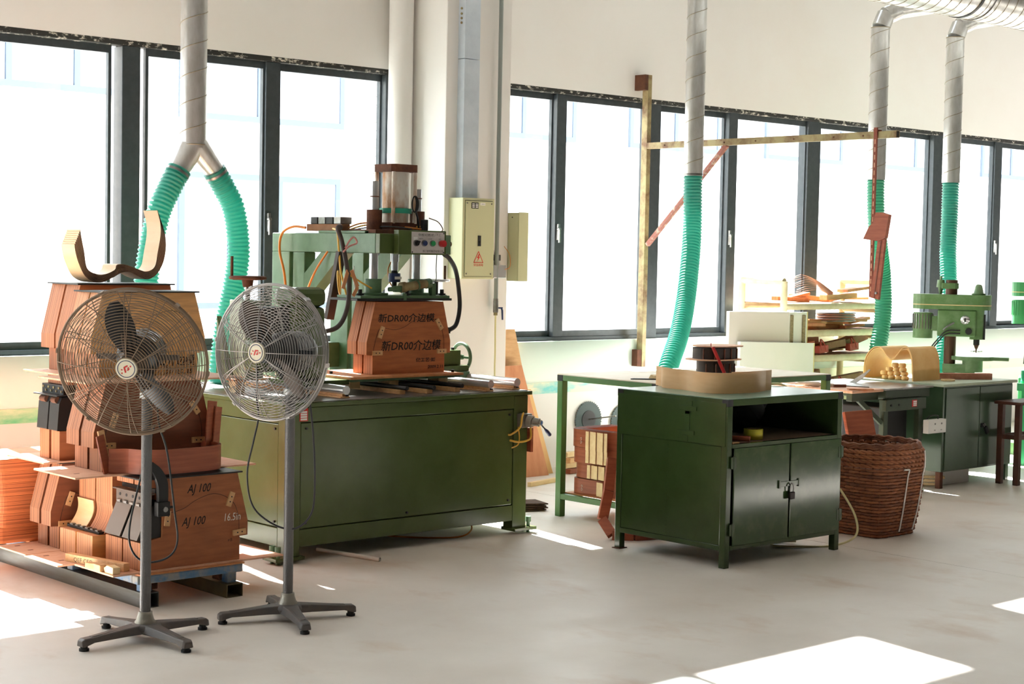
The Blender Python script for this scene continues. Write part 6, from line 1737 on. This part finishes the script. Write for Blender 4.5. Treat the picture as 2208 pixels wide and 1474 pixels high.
M_EMER = mat('emerald_paint', S(62, 160, 104), 0.4)
gt_ = thing('side_table', (12.45, 6.95, 0), 'emerald green steel side table at the right edge', 'table')
MB().box(12.0, 6.75, 0.745, 12.9, 7.03, 0.795).build('top', M_EMER, gt_, 0.004)
MB().box(12.0, 6.75, 0.796, 12.9, 7.03, 0.80).build('top_sheet', M_WHITE, gt_)
MB().box(11.98, 6.70, 0.60, 12.9, 7.02, 0.66).build('low_shelf', M_EMER, gt_, 0.004)
for x, y in ((12.03, 6.72), (12.85, 6.72), (12.03, 6.98), (12.85, 6.98)):
    MB().box(x, y, 0, x + 0.035, y + 0.035, 0.745).build('leg', M_EMER, gt_, 0.003)
MB().box(12.05, 6.74, 0.25, 12.86, 7.0, 0.27).build('low_shelf', M_EMER, gt_)
single(MB().lathe([(0.0, 0), (0.05, 0.0), (0.085, 0.06), (0.11, 0.16), (0.115, 0.24), (0.10, 0.31), (0.06, 0.36), (0.045, 0.38), (0.045, 0.40), (0.0, 0.40)], (12.36, 6.90, 0.8005), (0, 0, 1), 32), 'glazed_jar', mat('grey_glaze', S(136, 120, 112), 0.15), 'grey brown glazed jar on the emerald table at the right edge', 'jar')
bt = thing('green_beaker', (12.02, 7.08, 0.66), 'small ribbed green beaker beside the emerald table', 'beaker')
MB().lathe([(0.0, 0), (0.03, 0), (0.03, 0.02), (0.027, 0.022), (0.03, 0.045), (0.027, 0.047), (0.03, 0.07), (0.027, 0.072), (0.03, 0.10), (0.0, 0.10)], (12.0, 7.085, 0.6605), (0, 0, 1), 18).build('cup', mat('bright_plastic', S(36, 190, 130), 0.4), bt)
MB().box(11.95, 7.03, 0.60, 12.08, 7.12, 0.66).build('stand', M_EMER, bt)
MB().box(11.99, 7.06, 0.0, 12.03, 7.10, 0.60).build('stand', M_EMER, bt)

# ------------------------------------------------------------------ white foam panels leaning in front of the wrapped rack
def panel(x0, x1, z1, y, th, label, top_drop=0.0, m=None, e=True):
    o = thing('foam_board', ((x0 + x1) / 2, y, 0), label, 'panel', 'white panels leaning on the wrapped rack')
    MB().prism([(x0, 0), (x1, 0), (x1, z1 - top_drop), (x0, z1)], y, y + th, 'y').build('face', m or M_PANEL, o)
    if e:
        MB().box(x1, y, 0, x1 + 0.012, y + th, z1 - top_drop).build('edge', M_PANELE, o)
    return o
panel(9.86, 10.765, 0.975, 8.235, 0.03, 'large pale green white panel in front of the others', 0.03)
panel(9.80, 10.53, 1.205, 8.30, 0.03, 'taller white panel behind the pale green one', 0.012, M_WHITE, False)
fo = panel(10.545, 10.765, 1.19, 8.31, 0.03, 'narrow white panel with grey foam strips at its edge')
for x in (10.545, 10.70):
    MB().box(x, 8.295, 0.62, x + 0.035, 8.31, 1.17).build('foam_strip', M_FOAM, fo, 0.006)

# ------------------------------------------------------------------ wrapped pipe rack with offcuts
rk = thing('pipe_rack', (11.45, 8.8, 0), 'storage rack of cloth wrapped pipes under the right window', 'rack')
KX0, KX1, KY0, KY1 = 10.78, 12.15, 8.56, 9.0
def wp(p, q, r=0.028):
    mb = MB()
    P_, Q_ = Vector(p), Vector(q)
    n = max(4, int((Q_ - P_).length / 0.035))
    mb.tube([P_.lerp(Q_, i / n) for i in range(n + 1)], [r * (1 + 0.05 * (i % 2)) for i in range(n + 1)], 12)
    return mb
for x, zt in ((KX0, 1.43), (KX1, 1.43)):
    for y in (KY0, KY1):
        wp((x, y, 0), (x, y, zt)).build('upright', M_WRAP, rk)
    wp((x, KY0, 1.43), (x, KY1, 1.43)).build('cross_pipe', M_WRAP, rk)
SHZ = (1.225, 1.0, 0.79, 0.45)
for z in SHZ:
    for y in (KY0, KY1):
        wp((KX0, y, z), (KX1, y, z)).build('rail', M_WRAP, rk)
    for x in (KX0, KX1):
        wp((x, KY0, z - 0.045), (x, KY1, z - 0.045), 0.02).build('cross_pipe', M_WRAP, rk)
    MB().box(KX0, KY0 + 0.03, z + 0.020, KX1, KY1 - 0.03, z + 0.028).build('shelf_board', M_CARD, rk)
random.seed(11)
ordn = ('first', 'second', 'third', 'fourth', 'fifth', 'sixth', 'seventh', 'eighth', 'ninth')
mats_ = ((M_PLAIN, M_PALE, M_BOARDO), (M_BOARDO, M_PINKB, M_PLAIN), (M_MAHO, M_CARD, M_MAHO), (M_CARD, M_TAN, M_MAHOD))
desc = ('pale', 'orange', 'reddish brown', 'dark brown')
shn = ('top', 'second', 'third', 'lowest')
for s_, z in enumerate(SHZ):
    nn = (6, 8, 8, 7)[s_]
    for k in range(nn):
        x = KX0 + 0.12 + (KX1 - KX0 - 0.3) * (k + 0.3 * random.random()) / nn
        y = KY0 + 0.10 + 0.20 * random.random()
        L = random.uniform(0.22, 0.42); w = random.uniform(0.04, 0.11); h = random.uniform(0.018, 0.05) if s_ < 2 else random.uniform(0.02, 0.09)
        a = random.uniform(-0.5, 0.5)
        zb = z + 0.0285 + (0.03 * (k % 3) if s_ else 0.02 * (k % 2))
        tilt = random.uniform(-0.03, 0.05) if s_ < 2 else random.uniform(0.0, 0.10)
        p = Vector((x, y, zb + h / 2)); q = p + Vector((cos(a) * L, -abs(sin(a)) * L * 0.4, tilt))
        if q.x > KX1 - 0.03: q.x = KX1 - 0.03
        mb = MB().bar(p, q, w, h)
        zmin = min(v[2] for v in mb.v)
        if zmin < z + 0.0285:
            mb.v = [(a_, b_, c_ + z + 0.0285 - zmin) for a_, b_, c_ in mb.v]
        single(mb, 'wood_offcut', random.choice(mats_[s_]), '%s %s offcut from the left on the %s shelf of the wrapped rack' % (ordn[k], desc[s_], shn[s_]), 'offcut', 'wood offcuts on the wrapped rack', bev=0.002)
# bundles of thin bent strips
M_COP = mat('copper_strip', S(170, 118, 96), 0.4, 0.2)
for k in range(9):
    z0 = SHZ[0] + 0.10 + 0.004 * k
    pts = spline([(10.98 + 0.02 * (k % 3), 8.60 + 0.008 * k, z0 + 0.0 + 0.013 * k), (11.15, 8.60 + 0.008 * k, z0 + 0.03 + 0.012 * k), (11.35, 8.62 + 0.006 * k, z0 + 0.03 + 0.006 * k), (11.56, 8.66, z0 - 0.035 + 0.002 * k)], 6)
    mb = MB()
    for p, q in zip(pts, pts[1:]):
        mb.bar(p, q, 0.012, 0.004)
    single(mb, 'bent_strip', M_COP, ordn[k] + ' thin copper coloured strip from the bottom in the arched bundle on the rack', 'strip', 'thin strips on the wrapped rack')
for k in range(7):
    z0 = SHZ[1] + 0.055 + 0.011 * k
    mb = MB().torus((11.72, 8.74, z0 + 0.035), 0.165 - 0.004 * (k % 3), 0.006, (0.03 * (k % 2), 0.04, 1), n=36, k=6)
    single(mb, 'strip_coil', M_COP if k % 2 else M_STEEL, ordn[k] + ' coil from the bottom of the coiled binding strips on the rack', 'coil', 'coiled binding strips on the wrapped rack')
for k, (x, y, z) in enumerate(((11.35, 8.60, SHZ[2] + 0.10), (11.80, 8.62, SHZ[2] + 0.11), (11.62, 8.60, SHZ[3] + 0.12))):
    mb = MB().torus((x, y, z), 0.045, 0.006, (0.5, -0.8, 0.2), n=20, k=6).torus((x + 0.02, y, z + 0.01), 0.05, 0.005, (0.7, -0.5, 0.4), n=20, k=6).bar((x - 0.06, y, z - 0.03), (x + 0.06, y, z - 0.02), 0.05, 0.06)
    single(mb, 'tied_bundle', mat('red_string_bundle', S(170, 72, 56), 0.7), ('left', 'right', 'low')[k] + ' bundle of blocks tied with red string on the rack', 'bundle', 'string tied bundles on the wrapped rack')
single(MB().prism([(11.62, SHZ[0] + 0.14), (12.0, SHZ[0] + 0.175), (12.20, SHZ[0] + 0.12), (12.0, SHZ[0] + 0.15), (11.62, SHZ[0] + 0.115)], 8.55, 8.66, 'y'), 'curved_offcut', M_BOARDO, 'curved orange offcut on top of the wrapped rack', 'offcut')
